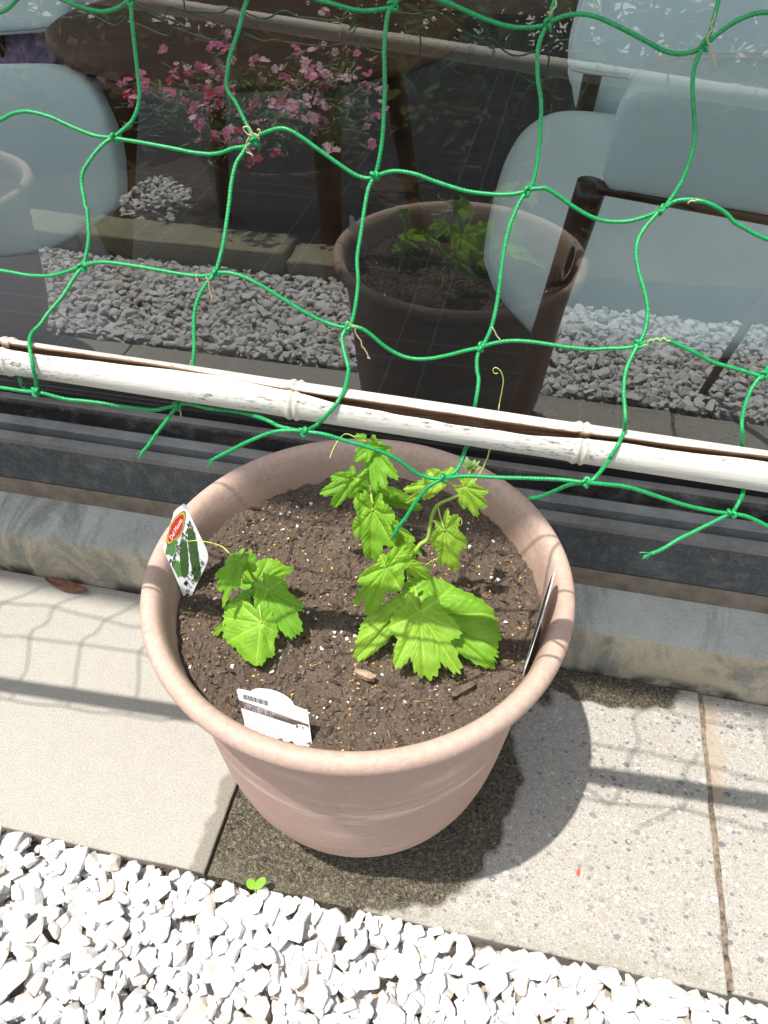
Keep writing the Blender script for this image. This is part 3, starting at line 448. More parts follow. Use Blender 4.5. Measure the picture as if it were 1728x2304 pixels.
# ------------------------------------------------------------------ paving slabs
def m_slab(name, aggregate, wet):
    t = NT(name)
    P = t.pos(); s = t.sep(P)
    big = t.noise(5, 8, 0.68); mid = t.noise(60, 5, 0.65); fine = t.noise(700, 3, 0.7); grit = t.noise(1700, 2, 0.6)
    c = t.ramp(big, [(0.30, (0.215, 0.204, 0.182)), (0.5, (0.275, 0.263, 0.238)), (0.72, (0.335, 0.322, 0.294))])
    c = t.mix(0.55, c, t.ramp(mid, [(0.3, (0.285, 0.265, 0.225)), (0.7, (0.46, 0.438, 0.388))]))
    c = t.mix(0.6, c, t.ramp(fine, [(0.34, (0.13, 0.12, 0.10)), (0.5, (0.315, 0.30, 0.268)), (0.66, (0.50, 0.482, 0.44))]))
    c = t.mix(0.28, c, t.ramp(t.noise(330, 5, 0.8), [(0.36, (0.17, 0.158, 0.135)), (0.5, (0.34, 0.322, 0.285)), (0.64, (0.50, 0.482, 0.44))]))
    pits = t.ramp(t.noise(420, 2, 0.5), [(0.27, 1.0), (0.33, 0.0)])
    c = t.mix(t.math('MULTIPLY', pits, 0.35), c, (0.16, 0.14, 0.11))
    h = t.math('ADD', t.math('MULTIPLY', fine, 0.6), t.math('MULTIPLY', grit, 0.4))
    if aggregate:
        # exposed pebbles: two sizes, most of them close to the cement colour
        for sc, thr, keep, amt in ((70, 0.36, 0.70, 0.85), (125, 0.38, 0.66, 0.85), (260, 0.40, 0.60, 0.7), (480, 0.42, 0.5, 0.55)):
            vd = t.new("ShaderNodeTexVoronoi"); vd.inputs["Scale"].default_value = sc
            t.link(t.mapping((1, 1.25, 1), P), vd.inputs["Vector"])
            dd = t.math('ADD', vd.outputs["Distance"], t.math('MULTIPLY', t.math('SUBTRACT', t.noise(sc * 2.5, 2), 0.5), 0.25))
            inside = t.smooth(dd, thr, thr - 0.07)
            rnd = t.sep(vd.outputs["Color"])
            pick = t.math('GREATER_THAN', rnd[0], keep)
            pebble = t.ramp(rnd[1], [(0.0, (0.09, 0.10, 0.115)), (0.3, (0.17, 0.18, 0.19)), (0.55, (0.30, 0.245, 0.195)), (0.8, (0.42, 0.40, 0.36)), (1.0, (0.60, 0.58, 0.54))])
            c = t.mix(t.math('MULTIPLY', t.math('MULTIPLY', inside, pick), amt), c, pebble)
    rough = 0.9
    if wet == 'pool':
        # water that ran out of the pot: a damp patch with its own outline
        w = t.math('MULTIPLY', t.math('SUBTRACT', t.noise(14, 3, 0.5), 0.5), 0.075)
        dx = t.math('SUBTRACT', s[0], 0.02); dy = t.math('SUBTRACT', s[1], 0.0)
        r = t.math('SQRT', t.math('ADD', t.math('MULTIPLY', dx, dx), t.math('MULTIPLY', dy, dy)))
        m1 = t.smooth(t.math('ADD', r, w), 0.193, 0.181)
        ex = t.math('ADD', s[0], t.math('MULTIPLY', s[1], -0.3))
        m2 = t.math('MULTIPLY', t.smooth(t.math('ADD', ex, w), 0.07, 0.045), t.smooth(s[1], 0.05, 0.0))
        # run-off along the house wall
        m3 = t.math('MULTIPLY', t.smooth(t.math('ADD', t.math('MULTIPLY', s[1], -1), w), -0.158, -0.166), t.smooth(t.math('ADD', s[0], w), 0.425, 0.405))
        m4 = t.math('MULTIPLY', t.smooth(t.math('ADD', s[0], t.math('MULTIPLY', w, 0.5)), 0.25, 0.235), t.smooth(t.math('ADD', s[1], w), 0.13, 0.15))
        wetm = t.math('MAXIMUM', t.math('MAXIMUM', m1, m2), t.math('MAXIMUM', m3, m4))
        dark = t.mix(1.0, c, t.ramp(t.noise(260, 3, 0.6), [(0.35, (0.20, 0.18, 0.15)), (0.55, (0.41, 0.37, 0.305)), (0.68, (0.76, 0.70, 0.60))]), 'MULTIPLY')
        dark = t.mix(1.0, dark, (1.0, 1.0, 0.97), 'MULTIPLY')
        c = t.mix(wetm, c, dark)
        rough = t.math('SUBTRACT', 0.9, t.math('MULTIPLY', wetm, 0.76))
        edge = t.math('MULTIPLY', t.smooth(s[1], -0.150, -0.176), t.smooth(t.noise(18, 4), 0.35, 0.65))
        c = t.mix(t.math('MULTIPLY', edge, 0.45), c, (0.20, 0.20, 0.14))
    elif wet == 'edge':
        w = t.math('MULTIPLY', t.math('SUBTRACT', t.noise(35, 4, 0.6), 0.5), 0.03)
        m = t.math('MULTIPLY', t.smooth(t.math('ADD', s[0], w), -0.176, -0.168), t.smooth(s[1], 0.0, -0.04))
        c = t.mix(t.math('MULTIPLY', m, 0.7), c, t.mix(1.0, c, (0.45, 0.42, 0.36), 'MULTIPLY'))
    else:
        # brown earth washed out of the joint
        w = t.math('MULTIPLY', t.math('SUBTRACT', t.noise(30, 4, 0.6), 0.5), 0.05)
        m = t.math('MULTIPLY', t.smooth(t.math('ADD', s[0], w), 0.478, 0.462), t.smooth(t.math('ADD', s[1], w), 0.02, 0.06))
        c = t.mix(t.math('MULTIPLY', m, 0.55), c, (0.33, 0.25, 0.17))
    nb = t.bump(h, 0.55 if aggregate else 0.4, 0.0016)
    if wet == 'pool':
        bead = t.voro(520); b2 = t.new('ShaderNodeBump'); b2.inputs['Distance'].default_value = 0.0035
        t.link(t.math('MULTIPLY', wetm, 0.9), b2.inputs['Strength']); t.link(bead, b2.inputs['Height']); t.link(nb, b2.inputs['Normal']); nb = b2.outputs[0]
    t.set(c, rough, nb, 0.35)
    return t.m

YF, YB = -0.1786, 0.2070
slabs = [(-0.7525, -0.1532, 'edge', False, "smooth beige concrete slab with damp right edge, left of the big pot", 0.0, 0.0),
         (-0.1490, 0.4445, 'pool', True, "pebbly concrete slab with dark wet patch under the big pot", 0.001, -0.001),
         (0.4507, 1.0500, 'mud', True, "pebbly concrete slab right of the mud-filled joint", -0.002, 0.0025),
         (-1.3520, -0.7565, 'none', False, "concrete slab under the second planter, seen only in the window glass", 0.0, 0.0)]
for x0, x1, wet, ag, lab, dz, dyf in slabs:
    bm = bmesh.new()
    box_bm((x0, YF + dyf, -0.06), (x1, YB, dz), 0, bm=bm)
    bmesh.ops.subdivide_edges(bm, edges=bm.edges[:], cuts=24, use_grid_fill=True)
    for v in bm.verts:       # slightly crumbled arrises
        n = mnoise.noise(Vector((v.co.x * 18, v.co.y * 18, v.co.z * 18)))
        if abs(v.co.y - (YF + dyf)) < 1e-4: v.co.y += 0.0016 * n
        if abs(v.co.x - x0) < 1e-4 or abs(v.co.x - x1) < 1e-4: v.co.x += 0.0016 * n + 0.0012 * mnoise.noise(Vector((v.co.y * 70, x0, 2)))
    bmesh.ops.recalc_face_normals(bm, faces=bm.faces)
    es = [e for e in bm.edges if len(e.link_faces) == 2 and e.calc_face_angle(0) > 0.9 and (e.verts[0].co.z > dz - 0.001 and e.verts[1].co.z > dz - 0.001)]
    bmesh.ops.bevel(bm, geom=es, offset=0.0028, segments=3, profile=0.5, affect='EDGES')
    o = bm_obj("paving_slab", bm, m_slab("slab_" + wet, ag, wet), None, False)
    tag(o, lab, "paving slab", "concrete paving slabs along the house wall")
# mud standing in the right-hand joint
gx = np.linspace(0.4435, 0.4515, 7); gy = np.linspace(YF + 0.004, 0.2065, 160)
X, Y = np.meshgrid(gx, gy, indexing='ij')
Z = -0.0075 + 0.0075 * vnoise(X * 60, Y * 45, 5) + 0.002 * vnoise(X * 900, Y * 900, 6)
i = np.arange(6)[:, None] * 160 + np.arange(159)[None, :]
o = add_mesh("joint_mud", np.stack([X, Y, Z], -1).reshape(-1, 3), np.stack([i, i + 160, i + 161, i + 1], -1).reshape(-1, 4), plain("mud", (0.165, 0.128, 0.096), 0.9, 0.2, 0.7, 120, bump=0.6))
tag(o, "brown dried mud filling the joint between two pebbly slabs", "mud", None, "stuff")

# ------------------------------------------------------------------ white gravel
def stone_templates(count, seed):
    r = random.Random(seed); out = []
    for k in range(count):
        bm = bmesh.new()
        n = r.randint(11, 20)
        ax = (1.0, r.uniform(0.58, 0.92), r.uniform(0.38, 0.68))
        for _ in range(n):
            v = Vector((r.gauss(0, 1), r.gauss(0, 1), r.gauss(0, 1))).normalized()
            q = r.uniform(0.82, 1.08)
            bm.verts.new((v.x * ax[0] * q, v.y * ax[1] * q, v.z * ax[2] * q))
        res = bmesh.ops.convex_hull(bm, input=bm.verts[:])
        bmesh.ops.delete(bm, geom=list({e for e in res['geom_unused'] + res['geom_interior'] if isinstance(e, bmesh.types.BMVert)}), context='VERTS')
        bmesh.ops.dissolve_limit(bm, angle_limit=0.22, verts=bm.verts[:], edges=bm.edges[:])
        bmesh.ops.bevel(bm, geom=bm.edges[:], offset=0.085, segments=2, profile=0.6, affect='EDGES', clamp_overlap=True)
        bmesh.ops.triangulate(bm, faces=bm.faces[:])
        bmesh.ops.subdivide_edges(bm, edges=[e for e in bm.edges if e.calc_length() > 0.30], cuts=1, use_grid_fill=False)
        bmesh.ops.triangulate(bm, faces=bm.faces[:])
        bmesh.ops.smooth_vert(bm, verts=bm.verts[:], factor=0.35, use_axis_x=True, use_axis_y=True, use_axis_z=True)
        for v in bm.verts:
            q = v.co * 1.7 + Vector((k * 5.0, 0, 0))
            v.co *= 1 + 0.085 * mnoise.noise(q) + 0.045 * mnoise.noise(q * 2.7)
        bm.verts.index_update()
        out.append((np.array([v.co[:] for v in bm.verts]), np.array([[v.index for v in f.verts] for f in bm.faces])))
        bm.free()
    return out

def rot_matrix(yaw, tilt, az):
    c, s = math.cos(yaw), math.sin(yaw)
    Rz = np.array([[c, -s, 0], [s, c, 0], [0, 0, 1]])
    k = np.array([math.cos(az), math.sin(az), 0]); K = np.array([[0, -k[2], k[1]], [k[2], 0, -k[0]], [-k[1], k[0], 0]])
    Rt = np.eye(3) + math.sin(tilt) * K + (1 - math.cos(tilt)) * K @ K
    return Rt @ Rz

def m_stone():
    t = NT("white_stone")
    c = t.attr("tint", "Color")
    n = t.noise(160, 6, 0.65); n2 = t.noise(900, 3, 0.6); v = t.noise(60, 3, 0.5, dist=1.5)
    c = t.mix(0.40, c, t.ramp(n, [(0.3, (0.42, 0.42, 0.42)), (0.6, (0.82, 0.81, 0.80))]))
    c = t.mix(t.math('MULTIPLY', t.ramp(v, [(0.56, 0.0), (0.66, 1.0)]), 0.25), c, (0.55, 0.55, 0.60))
    t.set(c, 0.75, t.bump(n2, 0.35, 0.001, t.bump(n, 0.6, 0.003)), 0.35)
    return t.m
M_STONE = m_stone()
TPL = stone_templates(36, 3)
def pour(name, x0, x1, y0, y1, base, top, n_try, smin, smax, seed, inside=None):
    r = np.random.default_rng(seed)
    cell = 0.004
    nx, ny = int((x1 - x0) / cell) + 1, int((y1 - y0) / cell) + 1
    H = np.full((nx, ny), base)
    VV, FF, CC = [], [], []; off = 0
    for k in range(n_try):
        cand = [(r.uniform(x0, x1), r.uniform(y0, y1)) for _ in range(5)]         # settle in the lowest of five spots
        x, y = min(cand, key=lambda c_: H[int((c_[0] - x0) / cell), int((c_[1] - y0) / cell)])
        if inside is not None and not inside(x, y): continue
        size = smin + (smax - smin) * r.random() ** 1.6
        if k > n_try * 0.55: size *= 0.62
        tv, tf = TPL[r.integers(len(TPL))]
        R = rot_matrix(r.uniform(0, 6.28), abs(r.normal(0, 0.30)), r.uniform(0, 6.28))
        v = (tv * size) @ R.T
        # keep the stone inside the strip
        lo, hi = v.min(0), v.max(0)
        if y + hi[1] > y1: y = y1 - hi[1]
        if y + lo[1] < y0: y = y0 - lo[1]
        i0 = int((x + lo[0] - x0) / cell); i1 = int((x + hi[0] - x0) / cell) + 1
        j0 = int((y + lo[1] - y0) / cell); j1 = int((y + hi[1] - y0) / cell) + 1
        i0, j0 = max(i0, 0), max(j0, 0); i1, j1 = min(i1, nx), min(j1, ny)
        if i1 - i0 < 2 or j1 - j0 < 2: continue
        gx = (x0 + np.arange(i0, i1) * cell - x)[:, None]; gy = (y0 + np.arange(j0, j1) * cell - y)[None, :]
        a, b, c = (hi - lo) / 2 * 0.86
        mx, my = (hi[0] + lo[0]) / 2, (hi[1] + lo[1]) / 2
        q = 1 - ((gx - mx) / a) ** 2 - ((gy - my) / b) ** 2
        m = q > 0.08
        if not m.any(): continue
        dome = c * np.sqrt(np.clip(q, 0, 1))
        sub = H[i0:i1, j0:j1]
        z = (sub + dome)[m].max()
        if z + c * 0.5 > top + r.uniform(-0.006, 0.006): continue
        H[i0:i1, j0:j1] = np.where(m, np.maximum(sub, z + dome), sub)
        v = v + np.array([x, y, z - (hi[2] + lo[2]) / 2])
        VV.append(v); FF.append(tf + off); off += len(v)
        w = r.random()
        if w < 0.77: col = np.array([0.72, 0.715, 0.715]) * r.uniform(0.78, 1.08)
        elif w < 0.91: col = np.array([0.66, 0.61, 0.53]) * r.uniform(0.8, 1.0)
        elif w < 0.965: col = np.array([0.60, 0.49, 0.36]) * r.uniform(0.8, 1.1)
        else: col = np.array([0.62, 0.63, 0.66]) * r.uniform(0.8, 1.0)
        CC.append(np.broadcast_to(col, v.shape))
    o = add_mesh(name, np.vstack(VV), np.vstack(FF), M_STONE, None, False, None, None, np.vstack(CC))
    return o, len(VV)
grav, ngr = pour("gravel", -1.45, 1.15, -0.566, YF - 0.004, -0.030, 0.013, 15000, 0.0115, 0.0235, 5)
tag(grav, "white crushed stone gravel strip in front of the concrete slabs", "gravel", None, "stuff")
grav2, ngr2 = pour("gravel", -1.55, -0.30, -1.15, -0.70, 0.018, 0.040, 4000, 0.010, 0.020, 9,
                   lambda x, y: (x + 1.0 - 0.3 * (y + 0.88)) ** 2 / 0.012 + (y + 0.88) ** 2 / 0.035 < 1 or (x + 0.345) ** 2 / 0.004 + (y + 0.80) ** 2 / 0.01 < 1)
tag(grav2, "small patch of white gravel lying beside the dark garden planter", "gravel", None, "stuff")

# crumbs of earth that have crept in along the slab edge
r_e = np.random.default_rng(17); VE, FE = [], []; off_ = 0
for k in range(900):
    x = r_e.uniform(-0.5, 0.65); y = YF - 0.003 - abs(r_e.normal(0, 0.012)); d_ = mnoise.noise(Vector((x * 9, 3.1, 0)))
    if d_ < 0.05: continue
    tv, tf = TPL[r_e.integers(len(TPL))]
    s_ = r_e.uniform(0.0012, 0.0042); VE.append(tv * s_ + np.array([x, y, -0.012 + r_e.uniform(0, 0.012)])); FE.append(tf + off_); off_ += len(tv)
o = add_mesh("earth_crumbs", np.vstack(VE), np.vstack(FE), M_EARTH, None, False)
tag(o, "brown earth crumbs between the white gravel and the slab edge", "earth", None, "stuff")

# ------------------------------------------------------------------ kerb stones
def m_kerb():
    t = NT("kerb_stone")
    n = t.noise(14, 6, 0.6); f = t.noise(500, 4, 0.65)
    c = t.ramp(n, [(0.3, (0.22, 0.20, 0.13)), (0.6, (0.36, 0.33, 0.23)), (0.8, (0.44, 0.41, 0.30))])
    c = t.mix(0.45, c, t.ramp(f, [(0.3, (0.10, 0.09, 0.06)), (0.7, (0.40, 0.37, 0.28))]))
    t.set(c, 0.92, t.bump(f, 0.7, 0.002), 0.2)
    return t.m
MK = m_kerb()
kerbs = [(-1.70, -1.09, -0.690, 0.058, "mossy kerb stone at the far left end, behind the second planter"),
         (-1.08, -0.508, -0.688, 0.062, "long mossy kerb stone between gravel and the flowering planter"),
         (-0.500, 0.095, -0.680, 0.046, "lower mossy kerb stone just right of the long one"),
         ]
for x0, x1, yb, zt, lab in kerbs:
    bm = bmesh.new(); box_bm((x0, yb, -0.06), (x1, -0.568, zt), 0, bm=bm)
    bmesh.ops.subdivide_edges(bm, edges=bm.edges[:], cuts=14, use_grid_fill=True)
    for v in bm.verts:
        n = mnoise.noise_vector(v.co * 15 + Vector((x0, 0, 0))); v.co += n * 0.0045
    o = bm_obj("kerb_stone", bm, MK, None, True)
    tag(o, lab, "kerb stone", "kerb stones edging the flower bed")

# ================================================================== BIG POT
def m_terracotta(name, seed):
    t = NT(name)
    s = t.sep()
    n = t.noise(9, 5, 0.6); f = t.noise(260, 4, 0.6)
    c = t.ramp(n, [(0.3, (0.365, 0.238, 0.188)), (0.55, (0.40, 0.266, 0.214)), (0.75, (0.435, 0.30, 0.248))])
    c = t.mix(0.25, c, t.ramp(f, [(0.3, (0.33, 0.205, 0.155)), (0.7, (0.50, 0.35, 0.285))]))
    # chalky scuffs that run round the pot
    band = t.noise(1.0, 6, 0.7, t.mapping((7, 7, 60)))
    blot = t.noise(8, 5, 0.65)
    scuff = t.math('MULTIPLY', t.ramp(band, [(0.52, 0.0), (0.70, 1.0)]), t.ramp(blot, [(0.45, 0.0), (0.68, 1.0)]))
    c = t.mix(t.math('MULTIPLY', scuff, 0.75), c, (0.70, 0.60, 0.53))
    # one pale water line round the belly, and mud splashes near the foot
    wl = t.math('MULTIPLY', t.smooth(t.math('ABSOLUTE', t.math('SUBTRACT', t.math('ADD', s[2], t.math('MULTIPLY', t.math('SUBTRACT', t.noise(6, 4), 0.5), 0.05)), 0.225)), 0.012, 0.002), t.ramp(t.noise(1.0, 5, 0.7, t.mapping((16, 16, 90))), [(0.46, 0.0), (0.62, 1.0)]))
    c = t.mix(t.math('MULTIPLY', wl, 0.55), c, (0.68, 0.58, 0.51))
    mud = t.math('MULTIPLY', t.smooth(s[2], 0.10, 0.0), t.ramp(t.noise(45, 6, 0.75), [(0.50, 0.0), (0.64, 1.0)]))
    c = t.mix(t.math('MULTIPLY', mud, 0.45), c, (0.22, 0.15, 0.11))
    # pale lime crust on the lip
    crust = t.math('MULTIPLY', t.smooth(s[2], 0.360, 0.372), t.ramp(t.noise(150, 6, 0.8), [(0.44, 0.0), (0.62, 1.0)]))
    c = t.mix(t.math('MULTIPLY', t.smooth(s[2], 0.362, 0.374), 0.15), c, (0.50, 0.38, 0.31))
    c = t.mix(t.math('MULTIPLY', crust, 0.30), c, (0.58, 0.47, 0.40))
    scr = t.ramp(t.noise(1.0, 3, 0.5, t.mapping((240, 24, 240), None, (0.4, 0.9, 0.3))), [(0.68, 0.0), (0.72, 1.0)])
    c = t.mix(t.math('MULTIPLY', scr, 0.18), c, (0.8, 0.72, 0.66))
    t.set(c, 0.62, t.bump(f, 0.18, 0.001, t.bump(n, 0.15, 0.004)), 0.35)
    return t.m
M_POT = m_terracotta("terracotta", 0)
_kz = [0.0, 0.012, 0.03, 0.05, 0.075, 0.10, 0.125, 0.15, 0.175, 0.20, 0.23, 0.26, 0.29, 0.32, 0.345, 0.358]
_kr = [0.1175, 0.1235, 0.1330, 0.1435, 0.1540, 0.1615, 0.1665, 0.1700, 0.1726, 0.1750, 0.1776, 0.1802, 0.1830, 0.1860, 0.1886, 0.1898]
POT = [(0.0, 0.0), (0.108, 0.0), (0.1145, 0.0012)] + [(float(np.interp(z, _kz, _kr)) , z) for z in np.linspace(0.004, 0.358, 60)] + [
       (0.1915, 0.3605), (0.1985, 0.3622), (0.2045, 0.3640), (0.2082, 0.3668), (0.2098, 0.3705), (0.2100, 0.3745), (0.2090, 0.3788), (0.2068, 0.3820), (0.2036, 0.3838),
       (0.1998, 0.3840), (0.1965, 0.3830), (0.1938, 0.3808), (0.1915, 0.3770), (0.1893, 0.3710), (0.1872, 0.3630), (0.1852, 0.3520), (0.1832, 0.3380), (0.1810, 0.318), (0.176, 0.27)]
def dense(pr, k=3):
    pr = np.array(pr, float); out = [pr[0]]
    P = np.vstack([2 * pr[0] - pr[1], pr, 2 * pr[-1] - pr[-2]])
    for i in range(1, len(P) - 2):
        for t in np.linspace(0, 1, k + 1)[1:]:
            p0, p1, p2, p3 = P[i - 1:i + 3]
            out.append(p1 * (1 - t) + p2 * t if i < 2 else 0.5 * (2 * p1 + (p2 - p0) * t * 0.9 + (2 * p0 - 5 * p1 + 4 * p2 - p3) * t ** 2 * 0 + 0) if False else p1 * (1 - t) + p2 * t)
    return np.array(out)
v, f = lathe(POT, 160)
# hand-worn: the rim is not a perfect circle
ang = np.arctan2(v[:, 1], v[:, 0])
v[:, :2] *= (1 + 0.0022 * np.sin(2 * ang + 0.6) * (v[:, 2:3].ravel() / 0.38))[:, None]
pot = add_mesh("flower_pot", v, f, M_POT, None, True)
tag(pot, "large pale terracotta-pink round pot with wide rim, holding the bitter melon seedlings", "flower pot")
# ------------------------------------------------------------------ potting soil
def soil_height(x, y, s):
    r = np.hypot(x, y)
    h = 0.3290 + 0.013 * vnoise(x * 18 + 40, y * 18 + 40, s) + 0.008 * vnoise(x * 55 + 40, y * 55 + 40, s + 1) + 0.0045 * vnoise(x * 140 + 90, y * 140 + 90, s + 2)
    h += 0.0035 * vnoise(x * 330 + 90, y * 330 + 90, s + 3) + 0.002 * vnoise(x * 700 + 99, y * 700 + 99, s + 4)
    return h - 0.011 + 0.006 * np.clip((r - 0.14) / 0.04, 0, 1)
def m_soil():
    t = NT("potting_soil")
    n = t.noise(45, 6, 0.7); f = t.noise(900, 4, 0.7)
    c = t.ramp(n, [(0.3, (0.058, 0.040, 0.029)), (0.52, (0.102, 0.074, 0.055)), (0.75, (0.17, 0.127, 0.097))])
    c = t.mix(t.ramp(t.noise(13, 4, 0.6), [(0.40, 0.55), (0.62, 0.0)]), c, (0.058, 0.040, 0.030))
    c = t.mix(0.5, c, t.ramp(f, [(0.3, (0.034, 0.023, 0.017)), (0.7, (0.29, 0.225, 0.175))]))
    t.set(c, 0.92, t.bump(f, 0.9, 0.002), 0.25)
    return t.m
def crumb_templates(n, seed):
    r = np.random.default_rng(seed); out = []
    for k in range(n):
        bm = bmesh.new()
        for _ in range(10):
            p = r.normal(size=3); p /= np.linalg.norm(p); bm.verts.new(tuple(p * np.array([1, r.uniform(.7, 1), r.uniform(.6, .9)]) * r.uniform(.8, 1.1)))
        res = bmesh.ops.convex_hull(bm, input=bm.verts[:])
        bmesh.ops.delete(bm, geom=list({e for e in res['geom_unused'] + res['geom_interior'] if isinstance(e, bmesh.types.BMVert)}), context='VERTS')
        bm.verts.index_update()
        out.append((np.array([q.co[:] for q in bm.verts]), np.array([[q.index for q in f.verts] for f in bm.faces]))); bm.free()
    return out
CR = crumb_templates(16, 4)
def scatter(spec, hfun, rad, seed, centre=(0, 0)):
    r = np.random.default_rng(seed); V, F, M = [], [], []; off = 0
    for mi, count, s0, s1, sq, sink in spec:
        for _ in range(count):
            a = r.uniform(0, 6.283); q = rad * math.sqrt(r.random())
            x, y = q * math.cos(a), q * math.sin(a)
            if mi in (2, 3) and mnoise.noise(Vector((x * 26, y * 26, mi * 7.0))) + r.uniform(-0.35, 0.35) < -0.02: continue
            tv, tf = CR[r.integers(len(CR))]
            s = s0 + (s1 - s0) * r.random() ** 2
            d = np.array([s * sq if sq > 1 else s, s, s * (0.45 if sq > 1 else 1)])
            vv = (tv * d) @ rot_matrix(r.uniform(0, 6.28), r.normal(0, 0.4), r.uniform(0, 6.28)).T
            z = float(hfun(np.array([x]), np.array([y]))[0]) + s * sink
            V.append(vv + np.array([x + centre[0], y + centre[1], z])); F.append(tf + off); off += len(tv); M += [mi] * len(tf)
    return np.vstack(V), np.vstack(F), M
def disc_grid(rad, nr, na):
    rr = rad * (np.linspace(0.002, 1, nr)); th = np.linspace(0, 2 * np.pi, na, endpoint=False)
    R, A = np.meshgrid(rr, th, indexing='ij'); return R * np.cos(A), R * np.sin(A)
X, Y = disc_grid(0.1835, 190, 560)
wob = 0.0025 * (vnoise(np.arctan2(Y, X) * 30 + 40, X * 0 + 3.3, 8) - 0.5)
Z = soil_height(X, Y, 21)
V = np.stack([X, Y, Z], -1).reshape(-1, 3)
i = np.arange(189)[:, None] * 560; j = np.arange(560)[None, :]; j2 = (j + 1) % 560
F = np.stack([i + j, i + j2, i + 560 + j2, i + 560 + j], -1).reshape(-1, 4)
F = np.vstack([F[:, [0, 1, 2]], F[:, [0, 2, 3]]])
hf = lambda x, y: soil_height(x, y, 21)
M_SOIL = m_soil()
sv, sf, sm = scatter([(1, 3200, 0.0010, 0.0038, 1, 0.3), (2, 1250, 0.0005, 0.0022, 1, 0.35), (3, 420, 0.0005, 0.0030, 1, 0.4), (4, 520, 0.0007, 0.0018, 4.0, 0.5), (5, 420, 0.001, 0.0040, 2.4, 0.4)], hf, 0.179, 31)
mats = [M_SOIL, plain("soil_crumb", (0.125, 0.092, 0.07), 0.95, 0.15, 0.5, 300), plain("yellow_grit", (0.56, 0.34, 0.10), 0.85, 0.3, 0.35, 300),
        plain("perlite", (0.80, 0.78, 0.75), 0.85, 0.3, 0.08, 300), plain("bark_fibre", (0.17, 0.11, 0.07), 0.9, 0.2, 0.5, 200), plain("dark_bark", (0.055, 0.035, 0.028), 0.85, 0.25, 0.4, 200)]
soil = add_mesh("potting_soil", np.vstack([V, sv]), np.vstack([F, sf + len(V)]), mats, None, False, np.r_[np.zeros(len(F), int), np.array(sm)])
tag(soil, "dark crumbly potting soil with yellow grit and white perlite inside the big pot", "soil", None, "stuff")
# wood chip lying on the soil
def chip(name, x, y, z, l, w, h, rz, mat, lab, cat):
    bm = bmesh.new(); box_bm((-l / 2, -w / 2, -h / 2), (l / 2, w / 2, h / 2), 0, bm=bm)
    bmesh.ops.subdivide_edges(bm, edges=bm.edges[:], cuts=5, use_grid_fill=True)
    R = Matrix.Rotation(rz, 3, 'Z')
    for q in bm.verts:
        n = mnoise.noise_vector(q.co * 160 + Vector((x * 50, y * 50, 0))); q.co += n * h * 0.30; q.co.y *= 1 - 0.5 * abs(q.co.x / (l / 2)) ** 3
        q.co = R @ q.co + Vector((x, y, z))
    o = bm_obj(name, bm, mat, None, True); return tag(o, lab, cat)
M_CHIP = plain("chip_wood", (0.30, 0.22, 0.15), 0.9, 0.2, 0.4, 250, bump=0.5)
chip("wood_chip", 0.026, -0.089, 0.3385, 0.021, 0.0075, 0.006, -0.15, M_CHIP, "small pale wood chip lying on the soil in front of the largest seedling", "wood chip")
chip("wood_chip", 0.118, -0.085, 0.337, 0.026, 0.006, 0.006, 0.75, plain("dark_chip", (0.10, 0.075, 0.055), 0.9, 0.2, 0.4, 250, bump=0.5), "dark bark chip on the soil near the right edge of the pot", "wood chip")

# ================================================================== SEEDLINGS
def m_leaf(name, base, back):
    t = NT(name)
    vein = t.attr("vein"); n = t.noise(70, 4, 0.6)
    c = t.mix(t.ramp(n, [(0.3, 0.0), (0.7, 1.0)]), tuple(x * 0.86 for x in base), tuple(min(1, x * 1.12) for x in base))
    c = t.mix(t.math('MULTIPLY', vein, 0.75), c, (base[0] * 1.9 + 0.05, base[1] * 1.35 + 0.04, base[2] * 2.2 + 0.03))
    rnd = t.new("ShaderNodeObjectInfo").outputs["Random"]          # every leaf its own age
    c = t.mix(t.math('MULTIPLY', rnd, 0.45), c, t.mix(1.0, c, (0.72, 0.86, 0.70), 'MULTIPLY'))
    blot = t.ramp(t.noise(38, 5, 0.7), [(0.60, 0.0), (0.72, 1.0)])
    c = t.mix(t.math('MULTIPLY', blot, 0.30), c, (base[0] * 1.5, base[1] * 1.12, base[2] * 1.6))
    b = t.bsdf; t.set(c, 0.48, t.bump(t.noise(900, 3), 0.15, 0.0006), 0.30)
    tr = t.new("ShaderNodeBsdfTranslucent")
    t.link(t.mix(t.math('MULTIPLY', vein, 0.4), back, tuple(x * 0.7 for x in back)), tr.inputs[0])
    ms = t.new("ShaderNodeMixShader"); ms.inputs[0].default_value = 0.36
    t.link(b.outputs[0], ms.inputs[1]); t.link(tr.outputs[0], ms.inputs[2]); t.link(ms.outputs[0], t.out.inputs[0])
    return t.m
M_LEAF = [m_leaf("leaf_lime", (0.20, 0.42, 0.030), (0.48, 0.76, 0.05)), m_leaf("leaf_green", (0.155, 0.37, 0.026), (0.42, 0.72, 0.04)), m_leaf("leaf_yellow", (0.26, 0.46, 0.042), (0.54, 0.78, 0.07))]
M_STEM = plain("stem_green", (0.28, 0.42, 0.07), 0.5, 0.35, 0.12, 120)
M_TENDRIL = plain("tendril_green", (0.42, 0.52, 0.13), 0.5, 0.35, 0.15, 80)

